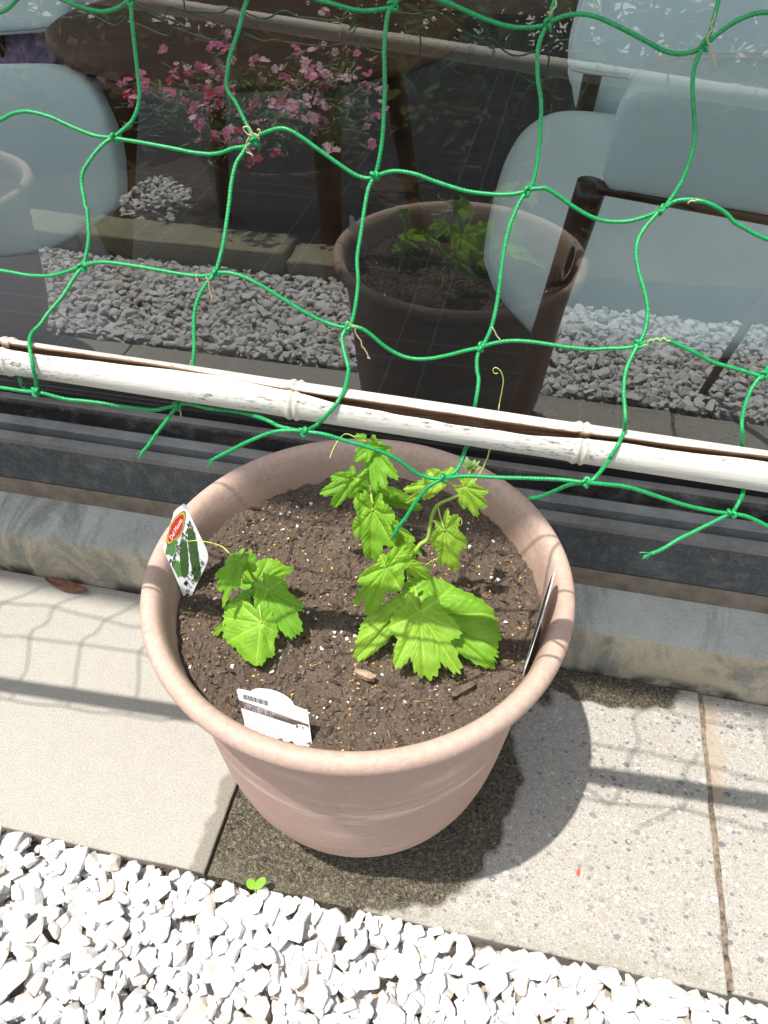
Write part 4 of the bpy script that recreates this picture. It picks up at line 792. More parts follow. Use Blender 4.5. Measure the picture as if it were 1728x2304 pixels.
LOBES = {'lobed5': ([(0, 1.0, .47), (.86, .90, .44), (-.86, .92, .44), (1.70, .76, .46), (-1.70, .74, .46), (2.46, .52, .40), (-2.46, .54, .40)], 0.36, 0.075, 40),
         'lobed3': ([(0, 1.0, .55), (.98, .80, .46), (-.98, .83, .46), (1.85, .68, .5), (-1.85, .66, .5), (2.6, .52, .4), (-2.6, .52, .4)], 0.32, 0.065, 36),
         'heart': ([(0, 1.0, .62), (.75, .86, .6), (-.75, .86, .6), (1.55, .74, .7), (-1.55, .74, .7), (2.4, .60, .55), (-2.4, .60, .55)], 0.30, 0.05, 34),
         'round': ([(0, 1.0, .8), (.7, 1.02, .7), (-.7, 1.02, .7), (1.5, .78, .8), (-1.5, .78, .8), (2.4, .55, .6), (-2.4, .55, .6)], 0.20, 0.045, 34)}
def leaf_geo(kind, j, t, l, r, seed):
    rr = random.Random(seed)
    lobes, k, tooth, nt = LOBES[kind]
    lobes = [(a + rr.uniform(-.06, .06), L * rr.uniform(.94, 1.06), w) for a, L, w in lobes]
    na, nr = 176, 20
    th = np.linspace(-np.pi, np.pi, na, endpoint=False) + np.pi / na
    rad = np.zeros(na)
    for a, L, w in lobes:
        d = np.abs((th - a + np.pi) % (2 * np.pi) - np.pi)
        rad = np.maximum(rad, L / (1 + k * (d / w) ** 2 * 1.5))
    # soften the joins a little, then notch at the stalk and add teeth
    rad = 0.5 * rad + 0.25 * (np.roll(rad, 1) + np.roll(rad, -1))
    rad *= 1 - 0.82 * np.exp(-((np.pi - np.abs(th)) / 0.30) ** 2)
    ph = (th / (2 * np.pi) * nt + 0.22 * np.sin(th * 5 + seed)) % 1.0
    rad *= 1 + tooth * (np.abs(ph - 0.35) * -2.2 + 0.6) * (0.5 + 0.9 * np.array([mnoise.noise(Vector((x * 3, seed, 0))) * 0.5 + 0.5 for x in th]))
    rho = np.r_[0.0, np.linspace(0.05, 1.0, nr)][:, None]
    U = rho * (rad * np.cos(th))[None, :]; W = rho * (rad * np.sin(th))[None, :]
    j, t, l, r = (np.array(q, float) for q in (j, t, l, r))
    kk = 1.0 if seed >= 110 else 1.05; t = j + (t - j) * kk; l = j + (l - j) * kk; r = j + (r - j) * kk
    A = t - j; size = np.linalg.norm(A)
    edge_u, edge_w = rad * np.cos(th), rad * np.sin(th)
    il, ir = edge_w.argmax(), edge_w.argmin()
    Lv = (l - j - edge_u[il] * A) / edge_w[il]; Rv = (r - j - edge_u[ir] * A) / edge_w[ir]      # Rv multiplies a negative w
    up = np.cross(A, Lv); up /= np.linalg.norm(up)
    if up[2] < 0: up = -up
    # soften the fold along the midrib
    mix = 0.5 + 0.5 * np.tanh(W / 0.16)
    P = j + U[..., None] * A + W[..., None] * (mix[..., None] * Lv + (1 - mix)[..., None] * Rv)
    # veins and quilting
    best = np.full(U.shape, 9.0); along = np.zeros(U.shape)
    for a, L, w in lobes:
        du = U * math.cos(a) + W * math.sin(a); dw = np.abs(-U * math.sin(a) + W * math.cos(a))
        ok = (du > -0.02) & (dw < best) & (du < L * 1.05)
        best = np.where(ok, dw, best); along = np.where(ok, du, along)
    main = np.exp(-(best / (0.012 + 0.010 * (1 - np.clip(along, 0, 1)))) ** 2)
    phs = (along - best * 0.85) * 8.5 + seed * 0.37
    q = np.abs((phs % 1.0) - 0.5)
    sec = np.exp(-((0.5 - q) / 0.055) ** 2) * np.clip(best * 14, 0, 1) * np.clip(1.2 - rho, 0, 1)
    h = 0.070 * np.sqrt(np.clip(best, 0, 0.25)) * 1.3 + 0.026 * np.sin(np.pi * (phs % 1.0)) * np.clip(best * 10, 0, 1)
    nz = np.array([[mnoise.noise(Vector((u * 3.2 + seed, w * 3.2, 0.5))) for u, w in zip(a, b)] for a, b in zip(U, W)])
    h = h + 0.075 * nz + 0.16 * np.hypot(U, W) * (1 - np.hypot(U, W)) 
    h = h - 0.06 * np.clip(rho - 0.8, 0, 1) * (1 + nz * 2)
    P = P + (h * size)[..., None] * up
    vein = np.maximum(main, 0.7 * sec)
    V = P.reshape(-1, 3); m = nr + 1
    i = np.arange(m - 1)[:, None] * na; jj = np.arange(na)[None, :]; j2 = (jj + 1) % na
    F = np.stack([i + jj, i + j2, i + na + j2, i + na + jj], -1).reshape(-1, 4)
    return V, F, vein.reshape(-1)
def seedling(label, leaves, stem, tendrils, seed, r0, r1, mats):
    root = thing("bitter_melon_seedling", label, "seedling", stem[0], "bitter melon seedlings in the pot")
    g = Geo()
    path = catmull(stem, 0.002); n = len(path)
    rad = np.linspace(r0, r1, n) * (1 + 0.08 * np.sin(np.arange(n) * 0.3))
    V, F = tube(path, rad, 10); g.add(V, F)
    for kind, L in leaves:
        j = np.array(L[0]); d = np.linalg.norm(path - j, axis=1) + 1.2 * np.clip(path[:, 2] - j[2] + 0.004, 0, 1)
        a = path[d.argmin()]
        if np.linalg.norm(a - j) > 0.004:
            mid = (a + j) / 2 + np.array([0, 0, 0.18 * np.linalg.norm(j - a)])
            V, F = tube(catmull([a, mid, j + np.array([0, 0, 0.0004])], 0.002), 0.0011, 8); g.add(V, F)
    g.build("stem", M_STEM, root)
    for k, (kind, L) in enumerate(leaves):
        V, F, vein = leaf_geo(kind, *L, seed + k * 3)
        add_mesh("leaf", V, F, M_LEAF[mats[k % len(mats)]], root, True, None, {"vein": vein})
    for pth in tendrils:
        P = catmull(pth, 0.0012); V, F = tube(P, np.linspace(0.0007, 0.00035, len(P)), 6)
        add_mesh("tendril", V, quads_fix(F), M_TENDRIL, root)
    return root
s1 = seedling("tallest bitter melon seedling, right of centre, with big lime leaves and a fuzzy bud", LEAVES_A, STEMS['A'], TENDRILS['A'], 3, 0.0024, 0.0014, [2, 0, 2, 0, 2, 2, 2, 2, 0])
s2 = seedling("bitter melon seedling standing furthest back in the pot, under the bamboo pole", LEAVES_B, STEMS['B'], TENDRILS['B'], 60, 0.0021, 0.0012, [0, 1, 1, 1, 0, 1, 1, 1, 1])
s3 = seedling("smallest bitter melon seedling, left, with a heart-shaped front leaf", LEAVES_C, STEMS['C'], TENDRILS['C'], 110, 0.0019, 0.0012, [0, 1, 0, 1, 1, 1, 1, 1])
# fuzzy growing tip of the tallest seedling
g = Geo(); rb = random.Random(5); B = np.array(BUD)
for k in range(15):
    a = k * 2.4; tilt = 0.12 + 0.035 * k; ln = 0.013 + 0.004 * rb.random()
    d = np.array([math.cos(a) * math.sin(tilt), math.sin(a) * math.sin(tilt), math.cos(tilt)]); o_ = np.cross(d, [0, 0, 1.0]); o_ /= np.linalg.norm(o_)
    b0 = B + np.array([0, 0, -0.011]) + d * 0.001 * k * 0.2
    pts = []
    for tt, ww in ((0, .0008), (.3, .0026), (.6, .0024), (.85, .0012), (1, .0001)):
        c_ = b0 + d * ln * tt + np.array([0, 0, -0.002 * tt * tt]); pts += [c_ - o_ * ww, c_ + np.cross(o_, d) * ww * 0.5, c_ + o_ * ww]
    g.add(pts, [(3 * q, 3 * q + 1, 3 * q + 4, 3 * q + 3) for q in range(4)] + [(3 * q + 1, 3 * q + 2, 3 * q + 5, 3 * q + 4) for q in range(4)])
g.build("bud", m_leaf("bud_leaf", (0.30, 0.42, 0.16), (0.4, 0.55, 0.15)), s1)

# ================================================================== PLANT LABELS
CARD = plain("label_card", (0.80, 0.80, 0.82), 0.35, 0.5, 0.02, 40)
def flat(name, col, rough=0.45): return plain(name, col, rough, 0.4, 0.04, 300)
INK = flat("ink_black", (0.02, 0.02, 0.02)); RED = flat("label_red", (0.62, 0.035, 0.03)); YEL = flat("label_yellow", (0.80, 0.58, 0.05)); GRN = flat("label_green", (0.03, 0.17, 0.04))
WHT = flat("label_white", (0.82, 0.82, 0.82)); PRT = flat("print_white", (0.55, 0.54, 0.53)); BRN = flat("label_brown", (0.10, 0.075, 0.07)); GRY = flat("label_grey", (0.33, 0.33, 0.34)); LGR = flat("label_leaf_green", (0.10, 0.25, 0.07)); DGR = plain("goya_green", (0.055, 0.11, 0.035), 0.5, 0.3, 0.6, 900)
_font_cache = {}
def glyphs(body):
    """outline text turned into flat triangles, lower-left at 0,0; returns verts, faces, width"""
    cu = bpy.data.curves.new("txt", 'FONT'); cu.body = body; cu.size = 1.0; cu.resolution_u = 2
    ob = bpy.data.objects.new("txt", cu); COL.objects.link(ob)
    dg = bpy.context.evaluated_depsgraph_get(); dg.update()
    me = ob.evaluated_get(dg).to_mesh()
    v = np.array([q.co[:2] for q in me.vertices]) if len(me.vertices) else np.zeros((0, 2)); f = [tuple(p.vertices) for p in me.polygons]
    ob.evaluated_get(dg).to_mesh_clear()
    bpy.data.objects.remove(ob); bpy.data.curves.remove(cu)
    return v, f
def on_plane(uv, O_, Xv, Yv, n, lift): 
    uv = np.asarray(uv, float); return O_ + uv[:, :1] * Xv + uv[:, 1:2] * Yv + n * lift
def text_on(name, body, frame, n, lift, mat, parent, bold=0.0):
    v, f = glyphs(body)
    if len(v) == 0: return None
    O_, E, T_ = (np.array(q, float) for q in frame)
    w, h = v[:, 0].max(), max(v[:, 1].max(), 0.3)
    v = v / np.array([w, h])
    g = Geo()
    for dx, dy, k in ((0, 0, 0),) + (((bold, 0, 1), (-bold, 0, 2), (0, bold, 3), (0, -bold, 4)) if bold else ()):
        L_ = np.linalg.norm(E - O_)
        P = on_plane(v, O_, E - O_, T_ - O_, n, lift + k * 0.00002) + (E - O_) / L_ * dx + (T_ - O_) / np.linalg.norm(T_ - O_) * dy
        g.add(P, f)
    return g.build(name, mat, parent, False)
def poly_on(name, pts, n, lift, mat, parent):
    P = np.array(pts) + n * lift
    bm = bmesh.new(); vs = [bm.verts.new(p) for p in P]; bm.faces.new(vs); bmesh.ops.triangulate(bm, faces=bm.faces[:])
    return bm_obj(name, bm, mat, parent)
def card(name, outline, n, mats, parent, thick=0.0006):
    P = np.array(outline, float)
    cl = catmull(np.vstack([P, P[:1]]), 0.0016)[:-1]
    m = len(cl); bm = bmesh.new()
    a = [bm.verts.new(p) for p in cl]; b = [bm.verts.new(p - n * thick) for p in cl]
    f0 = bm.faces.new(a); f1 = bm.faces.new(b[::-1]); f1.material_index = len(mats) - 1
    for q in range(m): bm.faces.new((a[q], a[(q + 1) % m], b[(q + 1) % m], b[q]))
    bmesh.ops.triangulate(bm, faces=[f0, f1])
    return bm_obj(name, bm, mats, parent)
def ell(frame, k=1.0, n=40, f=None):
    O_, X_, Y_ = (np.array(q, float) for q in frame); th = np.linspace(0, 2 * np.pi, n, endpoint=False)
    s = np.ones(n) if f is None else f(th)
    return O_ + (np.cos(th) * s * k)[:, None] * (X_ - O_) + (np.sin(th) * s * k)[:, None] * (Y_ - O_)
# left label, picture side
n1 = np.array(TAG_FRONT["n"]); fr = TAG_FRONT["frames"]
lab1 = thing("plant_label", "white plant label with red logo and green fruit picture, leaning on the pot's left rim", "plant label", TAG_FRONT["outline"][8])
card("card", TAG_FRONT["outline"], n1, [CARD, CARD], lab1)
leafy = lambda th: 0.8 + 0.28 * np.abs(np.cos(2.5 * th)) + 0.06 * np.sin(9 * th)
for k, q in enumerate(('g1', 'g2', 'g3')): poly_on("leaf_print", ell(fr[q], 1.0, 60, leafy), n1, 0.0002 + 0.00003 * k, LGR, lab1)
bumpy = lambda th: 1 + 0.05 * np.sin(17 * th)
for k, q in enumerate(('f1', 'f2')): poly_on("fruit_print", ell(fr[q], 1.0, 70, lambda th: bumpy(th) / (np.abs(np.cos(th)) ** 3 + np.abs(np.sin(th)) ** 3) ** (1 / 3) * 0.97), n1, 0.0003 + 0.00003 * k, DGR, lab1)
shield = lambda th: 1 + 0.10 * np.cos(2 * th) * 0 + 0.07 * np.cos(4 * th + 0.4) - 0.16 * np.exp(-((np.abs(th - np.pi / 2) - 0.25) / 0.3) ** 2)
poly_on("logo_border", ell(fr['logo'], 1.17, 60, shield), n1, 0.00042, GRN, lab1)
poly_on("logo_border", ell(fr['logo'], 1.08, 60, shield), n1, 0.00048, YEL, lab1)
poly_on("logo", ell(fr['logo'], 0.96, 60, shield), n1, 0.00054, RED, lab1)
text_on("lettering", "Del Monte", fr['brand'], n1, 0.00062, WHT, lab1, 0.00012)
text_on("lettering", "スーパーゴーヤ", fr['goya'], n1, 0.00042, WHT, lab1, 0.0007)
text_on("lettering", "スーパーゴーヤ", fr['goya'], n1, 0.0006, INK, lab1, 0.00032)
text_on("lettering", "驚くほど", fr['l1'], n1, 0.0006, INK, lab1, 0.00015)
text_on("lettering", "たくさんとれる", fr['l2'], n1, 0.0006, INK, lab1, 0.00015)
# front label, printed back
n2 = np.array(TAG_BACK["n"]); fr = TAG_BACK["frames"]
lab2 = thing("plant_label", "white plant label showing its barcode side, stuck in the soil at the front rim", "plant label", TAG_BACK["outline"][12])
card("card", TAG_BACK["outline"], n2, [CARD, CARD], lab2)
b = [np.array(q) for q in fr['band']]
poly_on("printed_band", [b[0], b[1], b[3], b[2]], n2, 0.0002, BRN, lab2)
O_, E_, T_ = (np.array(q) for q in fr['bar'])
g = Geo(); x = 0.0; rb = random.Random(4)
while x < 0.985:
    w = rb.choice([0.008, 0.008, 0.014, 0.02]); uv = np.array([(x, 0), (x + w, 0), (x + w, 1), (x, 1)])
    g.add(on_plane(uv, O_, E_ - O_, T_ - O_, n2, 0.0002), [(0, 1, 2, 3)]); x += w + rb.choice([0.008, 0.011, 0.018])
g.build("barcode", INK, lab2, False)
text_on("lettering", "デルモンテの野菜苗は、日本の気候や風土にあわせ、", fr['t1'], n2, 0.0003, PRT, lab2, 0.00001)
text_on("lettering", "ご家庭での栽培に適した育てやすさと", fr['t2'], n2, 0.0003, PRT, lab2, 0.00001)
text_on("lettering", "おいしさを追求しました。", fr['t3'], n2, 0.0003, PRT, lab2, 0.00001)
poly_on("printed_notch", ell([tuple((np.array(fr['notch'][0]) + np.array(fr['notch'][1])) / 2), fr['notch'][1], tuple((np.array(fr['notch'][0]) + np.array(fr['notch'][1])) / 2 + (np.array(fr['notch'][2]) - np.array(fr['notch'][0])) * 1.3)], 0.92, 30), n2, 0.00028, WHT, lab2)
text_on("lettering", "育て方", fr['t4'], n2, 0.0004, INK, lab2, 0.00008)
O_, E_, T_ = (np.array(q) for q in fr['small']); X_ = E_ - O_; Y_ = T_ - O_
g = Geo(); rb = random.Random(8)
for row in range(9):          # small print, too fine to read in the photograph
    y0 = 0.06 + row * 0.105; x = 0.01
    xe = rb.choice([0.95, 0.93, 0.97, 0.9])
    while x < xe:
        w = rb.uniform(0.012, 0.028)
        if rb.random() < 0.86:
            uv = np.array([(x, y0), (x + w, y0), (x + w, y0 + 0.040), (x, y0 + 0.040)]); g.add(on_plane(uv, O_, X_, Y_, n2, 0.0002), [(0, 1, 2, 3)])
        x += w + 0.010
g.build("small_print", flat("print_pale_grey", (0.50, 0.50, 0.52)), lab2, False)
O_, E_, T_ = (np.array(q) for q in fr['s2']); g = Geo()
for row in range(3):
    for q in range(7):
        if rb.random() < 0.8:
            uv = np.array([(q * .14, row * .34), (q * .14 + .1, row * .34), (q * .14 + .1, row * .34 + .2), (q * .14, row * .34 + .2)]); g.add(on_plane(uv, O_, E_ - O_, T_ - O_, n2, 0.0002), [(0, 1, 2, 3)])
g.build("small_print", GRY, lab2, False)
# right label, seen edge-on with its dark side towards us
A0 = np.array([0.1705, -0.0555, 0.335]); A1 = np.array([0.1800, -0.0225, 0.412]); side = np.array([0.006, 0.052, 0.004])
nn = np.cross(A1 - A0, side); nn /= np.linalg.norm(nn)
if nn[0] > 0: nn = -nn
up_ = A1 - A0
lab3 = thing("plant_label", "plant label seen edge-on with its dark picture side, leaning on the pot's right wall", "plant label", A0)
card("card", [A0, A0 + up_ * 0.45 - side * 0.06, A0 + up_ * 0.86, A1 + side * 0.08, A1 + side * 0.42 + up_ * 0.06, A1 + side * 0.85 - up_ * 0.1, A0 + up_ * 0.5 + side * 1.05, A0 + side * 0.75 + up_ * 0.1, A0 + side * 0.4 - up_ * 0.05], nn, [CARD, CARD], lab3)
ctr = A0 + up_ * 0.5 + side * 0.5
poly_on("dark_print", [ctr + (q - ctr) * 0.86 for q in (A0 + up_ * 0.1, A0 + up_ * 0.45 - side * 0.04, A0 + up_ * 0.86, A1 + side * 0.45, A1 + side * 0.85 - up_ * 0.1, A0 + up_ * 0.5 + side, A0 + side * 0.7 + up_ * 0.1)], nn, 0.0002, flat("print_dark_green", (0.02, 0.03, 0.02)), lab3)

# ================================================================== BAMBOO POLE
BA_, BB_ = np.array([-0.219, -0.105, 0.6595]), np.array([0.2886, -0.075, 0.6256])
def bamboo_pole():
    D = BB_ - BA_; per = D / D[0]                                    # per metre of x
    dirv = D / np.linalg.norm(D)
    nodes = [-0.213 + 0.193 * k + 0.004 * math.sin(k * 2.1) for k in range(-5, 8)]
    xs = list(np.arange(-1.02, 1.05, 0.004))
    for nd in nodes: xs += list(np.linspace(nd - 0.012, nd + 0.012, 25))
    xs = np.unique(np.round(np.array(sorted(xs)), 5))
    cx = np.array([-0.219, -0.192, -0.158, -0.12, -0.095, -0.065, -0.043, -0.018, 0.011, 0.036, 0.073, 0.108, 0.136, 0.178, 0.194, 0.227, 0.289])
    rho = np.array([.18, .20, .17, .15, .14, .16, .22, .27, .33, .34, .36, .37, .36, .29, .26, .26, .18])
    hw = np.array([.075, .13, .105, .09, .05, .018, .016, .034, .085, .13, .13, .145, .13, .075, .08, .085, .08])
    r_c = np.interp(xs, cx, rho); r_h = np.interp(xs, cx, hw)
    wig = np.array([mnoise.noise(Vector((x * 40, 0, 0))) for x in xs])
    r_h = np.clip(r_h * (1 + 0.25 * wig), 0.006, 0.2); r_c = r_c + 0.01 * wig
    view = np.array([0, -0.79, 0.61]); view -= dirv * (view @ dirv); view /= np.linalg.norm(view)
    upv = np.cross(dirv, view); upv = upv if upv[2] > 0 else -upv
    n = 56; V = []; att = []; inn = []
    base_r = np.interp(xs, [-0.22, 0.29], [0.01165, 0.0131])
    rr = base_r.copy()
    for nd in nodes:
        d = xs - nd
        rr += 0.0015 * np.exp(-((d - 0.0022) / 0.0017) ** 2) + 0.0014 * np.exp(-((d + 0.0024) / 0.0022) ** 2) - 0.0006 * np.exp(-(d / 0.0009) ** 2) - 0.0002 * np.exp(-((d + 0.02) / 0.02) ** 2)
    sag = 0.004 * (1 - ((xs - 0.03) / 0.26) ** 2) * (np.abs(xs - 0.03) < 0.26)
    for k, x in enumerate(xs):
        c = BA_ + per * (x - BA_[0]) - np.array([0, 0, 0.0]) 
        ph = math.asin(max(-0.98, min(0.98, 1 - 2 * r_c[k]))); w = 2 * r_h[k] / max(0.35, math.cos(ph))
        a = np.linspace(ph + w, ph - w + 2 * np.pi, n)
        lift = 1 + 0.02 * np.exp(-((np.minimum(a - a[0], a[-1] - a)) / 0.12) ** 2)     # split lips stand up slightly
        ring = c + (np.cos(a) * rr[k] * lift)[:, None] * view + (np.sin(a) * rr[k] * lift)[:, None] * upv
        ri = rr[k] * 0.70
        for nd in nodes:
            if abs(x - nd) < 0.003: ri = rr[k] * 0.25
        ring2 = c + (np.cos(a[::-1]) * ri)[:, None] * view + (np.sin(a[::-1]) * ri)[:, None] * upv
        V.append(np.vstack([ring, ring2])); att.append(np.r_[np.zeros(n), np.ones(n)])
    m = len(xs); N = 2 * n
    natt = np.repeat(np.max([np.exp(-((xs - nd) / 0.0016) ** 2) + 0.35 * np.exp(-((xs - nd + 0.004) / 0.004) ** 2) for nd in nodes], axis=0), N)
    V = np.vstack(V); att = np.concatenate(att)
    i = np.arange(m - 1)[:, None] * N; j = np.arange(N)[None, :]; j2 = (j + 1) % N
    F = np.stack([i + j, i + N + j, i + N + j2, i + j2], -1).reshape(-1, 4)
    caps = [(0, q, N - 1 - q, N - 1) if False else (q, q + 1, N - 2 - q, N - 1 - q) for q in range(n - 1)]
    F = np.vstack([F, np.array(caps), np.array(caps)[:, ::-1] + (m - 1) * N])
    t = NT("bamboo_weathered")
    P = t.pos(); ins = t.attr("inside")
    grain = t.noise(1.0, 6, 0.65, t.mapping((14, 700, 700))); long = t.noise(1.0, 5, 0.6, t.mapping((4, 90, 90))); blot = t.noise(14, 4, 0.6)
    c = t.ramp(long, [(0.3, (0.50, 0.465, 0.40)), (0.5, (0.61, 0.585, 0.53)), (0.7, (0.68, 0.66, 0.61))])
    c = t.mix(0.3, c, t.ramp(grain, [(0.35, (0.40, 0.36, 0.29)), (0.65, (0.66, 0.63, 0.57))]))
    spots = t.math('MULTIPLY', t.ramp(t.noise(1.0, 5, 0.75, t.mapping((150, 560, 560))), [(0.53, 0.0), (0.60, 1.0)]), t.ramp(t.noise(1.0, 4, 0.7, t.mapping((9, 60, 60))), [(0.46, 0.0), (0.60, 1.0)]))
    nrm = t.new("ShaderNodeNewGeometry").outputs["Normal"]
    side_ = t.smooth(t.sep(P)[0], -0.03, 0.0)
    under = t.math('ADD', t.math('MULTIPLY', spots, 0.8), 0)
    c = t.mix(under, c, (0.075, 0.068, 0.06))
    hair = t.ramp(t.noise(1.0, 3, 0.6, t.mapping((10, 1400, 1400))), [(0.64, 0.0), (0.70, 1.0)])
    c = t.mix(t.math('MULTIPLY', hair, 0.35), c, (0.33, 0.28, 0.22))
    nd_ = t.attr("node")
    c = t.mix(t.math('MULTIPLY', nd_, 0.55), c, (0.36, 0.31, 0.26))
    inner = t.ramp(grain, [(0.3, (0.13, 0.075, 0.04)), (0.55, (0.30, 0.185, 0.105)), (0.75, (0.50, 0.37, 0.25))])
    c = t.mix(t.smooth(ins, 0.05, 0.35), c, inner)
    t.set(c, 0.55, t.bump(grain, 0.35, 0.0008), 0.4)
    o = add_mesh("bamboo_pole", V, F, t.m, None, True, None, {"inside": att, "node": natt})
    tag(o, "bleached split bamboo pole lying across the net above the pot", "bamboo pole")
    me = o.data
    return o
bamboo_pole()

# ================================================================== CLIMBING NET
def m_cord():
    t = NT("green_cord")
    n = t.noise(500, 3)
    c = t.ramp(n, [(0.3, (0.000, 0.18, 0.045)), (0.7, (0.006, 0.31, 0.085))])
    t.set(c, 0.42, t.bump(t.noise(2500, 2), 0.2, 0.0003), 0.5)
    return t.m
M_CORD = m_cord()
net = thing("climbing_net", "bright green knotted climbing net hanging over the bamboo pole in front of the window", "net", (0, -0.118, 0.63))
g = Geo()
for s_ in STRANDS:
    P = catmull(s_, 0.0006); V, F = tube(P, 0.00142, 12, 3, 0.0068, 0.38); g.add(V, F)
# frayed fibres at the cut cord ends
for k_ in range(25, 30):
    e_ = np.array(STRANDS[k_][-1]); d_ = e_ - np.array(STRANDS[k_][-2]); d_ /= np.linalg.norm(d_); rf = random.Random(k_)
    for q_ in range(6):
        w_ = d_ + np.array([rf.gauss(0, .35), rf.gauss(0, .35), rf.gauss(0, .35)]); V, F = tube(catmull([e_ - d_ * 0.001, e_ + w_ * 0.0025, e_ + w_ * 0.0045 + np.array([0, 0, -0.0008])], 0.0006), 0.0004, 5); g.add(V, F)
# the net goes on outside the frame to both sides and upwards
def side_net(sgn, starts, n_col):
    r_ = random.Random(9 + sgn); cols = [[np.array(p) for p in starts]]
    for c_ in range(n_col):
        cols.append([np.array((p[0] + sgn * (0.085 + r_.uniform(-.008, .008)), p[1] + r_.uniform(-.01, .01), p[2] + r_.uniform(-.012, .012))) for p in cols[-1]])
    def link_(a, b, sag):
        m_ = (a + b) / 2 + np.array([r_.uniform(-.01, .01), 0, sag + r_.uniform(-.012, .006)]); q_ = a * 0.75 + b * 0.25 + np.array([r_.uniform(-.006, .006), 0, r_.uniform(-.004, .008)])
        V, F = tube(catmull([a, q_, m_, b], 0.0012), 0.00142, 9, 3, 0.0068, 0.38); g.add(V, F)
    for c_ in range(n_col + 1):
        for r0 in range(len(starts)):
            if c_ < n_col: link_(cols[c_][r0], cols[c_ + 1][r0], -0.004)
            if c_ > 0 and r0 > 0: link_(cols[c_][r0], cols[c_][r0 - 1], 0)
    return [cols[c_][0] for c_ in range(1, n_col + 1)]
side_net(-1, [STRANDS[0][0], STRANDS[5][0], STRANDS[11][0], STRANDS[18][0]], 7)
side_net(1, [STRANDS[4][-1], STRANDS[10][-1], STRANDS[17][-1], STRANDS[24][-1]], 7)
g.build("cord", M_CORD, net)
def knot(c, k):
    r_ = random.Random(k); th = np.linspace(0, 2 * np.pi, 70)
    x = np.sin(th) + 1.7 * np.sin(2 * th); y = np.cos(th) - 1.7 * np.cos(2 * th); z = -np.sin(3 * th)
    P = np.stack([x, z * 0.8, y], 1) * 0.00112
    P = P @ rot_matrix(r_.uniform(0, 6), 0.5, r_.uniform(0, 6)).T + np.array(c)
    V, F = tube(P, 0.0012, 8, 3, 0.005, 0.2, False); return V, F
for k, c in enumerate(KNOTS):
    V, F = knot(c, k); add_mesh("knot", V, F, M_CORD, net)
M_DRY = plain("dried_tendril", (0.46, 0.36, 0.20), 0.8, 0.2, 0.2, 300)
dry_lab = ["looped dried tendril caught on the net knot in the second row, above the hanging curl", "short dried tendril dangling under the looped one on the second-row knot", "tiny dried curl standing up at the second-row knot, right of the loop", "tight dried corkscrew just under the second-row knot of the looped tendril",
           "long wavy dried tendril hanging from the knot above the middle of the bamboo pole", "short wavy dried tendril below a wrapped cord, beside the curled live tendril", "dried tendril sticking up along the cord at the top, right of centre", "dried tendril twisted round the cord at the top right knot", "pinkish dried tendril hanging below the top right knot",
           "thick dried tendril wound round the cord in front of the right chair seat", "dried tendril hanging from the lower left knot, over the reflected gravel", "tiny dried corkscrew on the cord left of the lower left knot", "dried tendril wound round the cord end just above the left bamboo", "dried tip hanging at the loose cord end under the left bamboo", "flat dried tendril lying on the arched cord in front of the right chair back"]
for d, lab in zip(DRIED, dry_lab):
    P = catmull(d, 0.0009); P = P + 0.0004 * np.array([[mnoise.noise(Vector(q) * 700), mnoise.noise(Vector(q) * 700 + Vector((9, 0, 0))), mnoise.noise(Vector(q) * 700 + Vector((0, 9, 0)))] for q in P])
    V, F = tube(P, 0.00048, 6)
    tag(add_mesh("dried_tendril", V, quads_fix(F), M_DRY, None), lab, "dried tendril", "dried tendrils left on the net")

# ================================================================== HOUSE
house = thing("house", "house front with shaded concrete footing, dark aluminium window and deep eave", "house", (0, 0.359, 0))
def extrude_x(profile, x0, x1, nx, closed=False):
    pr = np.array(profile, float); m = len(pr); xs = np.linspace(x0, x1, nx)
    V = np.stack([np.repeat(xs, m), np.tile(pr[:, 0], nx), np.tile(pr[:, 1], nx)], 1)
    i = np.arange(nx - 1)[:, None] * m; j = np.arange(m - (0 if closed else 1))[None, :]; j2 = (j + 1) % m
    F = np.stack([i + j, i + j2, i + m + j2, i + m + j], -1).reshape(-1, 4)
    return V, F
def m_footing():
    t = NT("footing_concrete")
    s = t.sep(); n = t.noise(11, 6, 0.65); f = t.noise(350, 4, 0.6)
    streak = t.noise(1.0, 7, 0.72, t.mapping((9, 3.0, 4.5), None, (0.2, 0, 0.35)), 1.2)
    top = t.ramp(n, [(0.3, (0.30, 0.325, 0.295)), (0.55, (0.40, 0.425, 0.39)), (0.75, (0.48, 0.50, 0.465))])
    face = t.ramp(n, [(0.3, (0.40, 0.34, 0.225)), (0.55, (0.50, 0.44, 0.315)), (0.75, (0.58, 0.53, 0.40))])
    c = t.mix(t.smooth(s[2], 0.086, 0.094), face, top)
    c = t.mix(t.math('MULTIPLY', t.ramp(streak, [(0.48, 0.0), (0.60, 1.0)]), 0.85), c, (0.15, 0.17, 0.15))
    c = t.mix(t.math('MULTIPLY', t.ramp(streak, [(0.26, 1.0), (0.33, 0.0)]), 0.35), c, (0.50, 0.50, 0.46))
    c = t.mix(0.3, c, t.ramp(f, [(0.3, (0.16, 0.15, 0.12)), (0.7, (0.50, 0.48, 0.42))]))
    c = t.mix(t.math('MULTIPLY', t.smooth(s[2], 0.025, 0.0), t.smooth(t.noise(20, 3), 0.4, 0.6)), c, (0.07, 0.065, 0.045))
    t.set(c, 0.9, t.bump(f, 0.4, 0.001), 0.25)
    return t.m
V, F = extrude_x([(0.2098, -0.06), (0.2100, 0.020), (0.2108, 0.088), (0.2128, 0.0925), (0.217, 0.0945), (0.262, 0.1165), (0.274, 0.120), (0.30, 0.120)], -3.0, 3.0, 600)
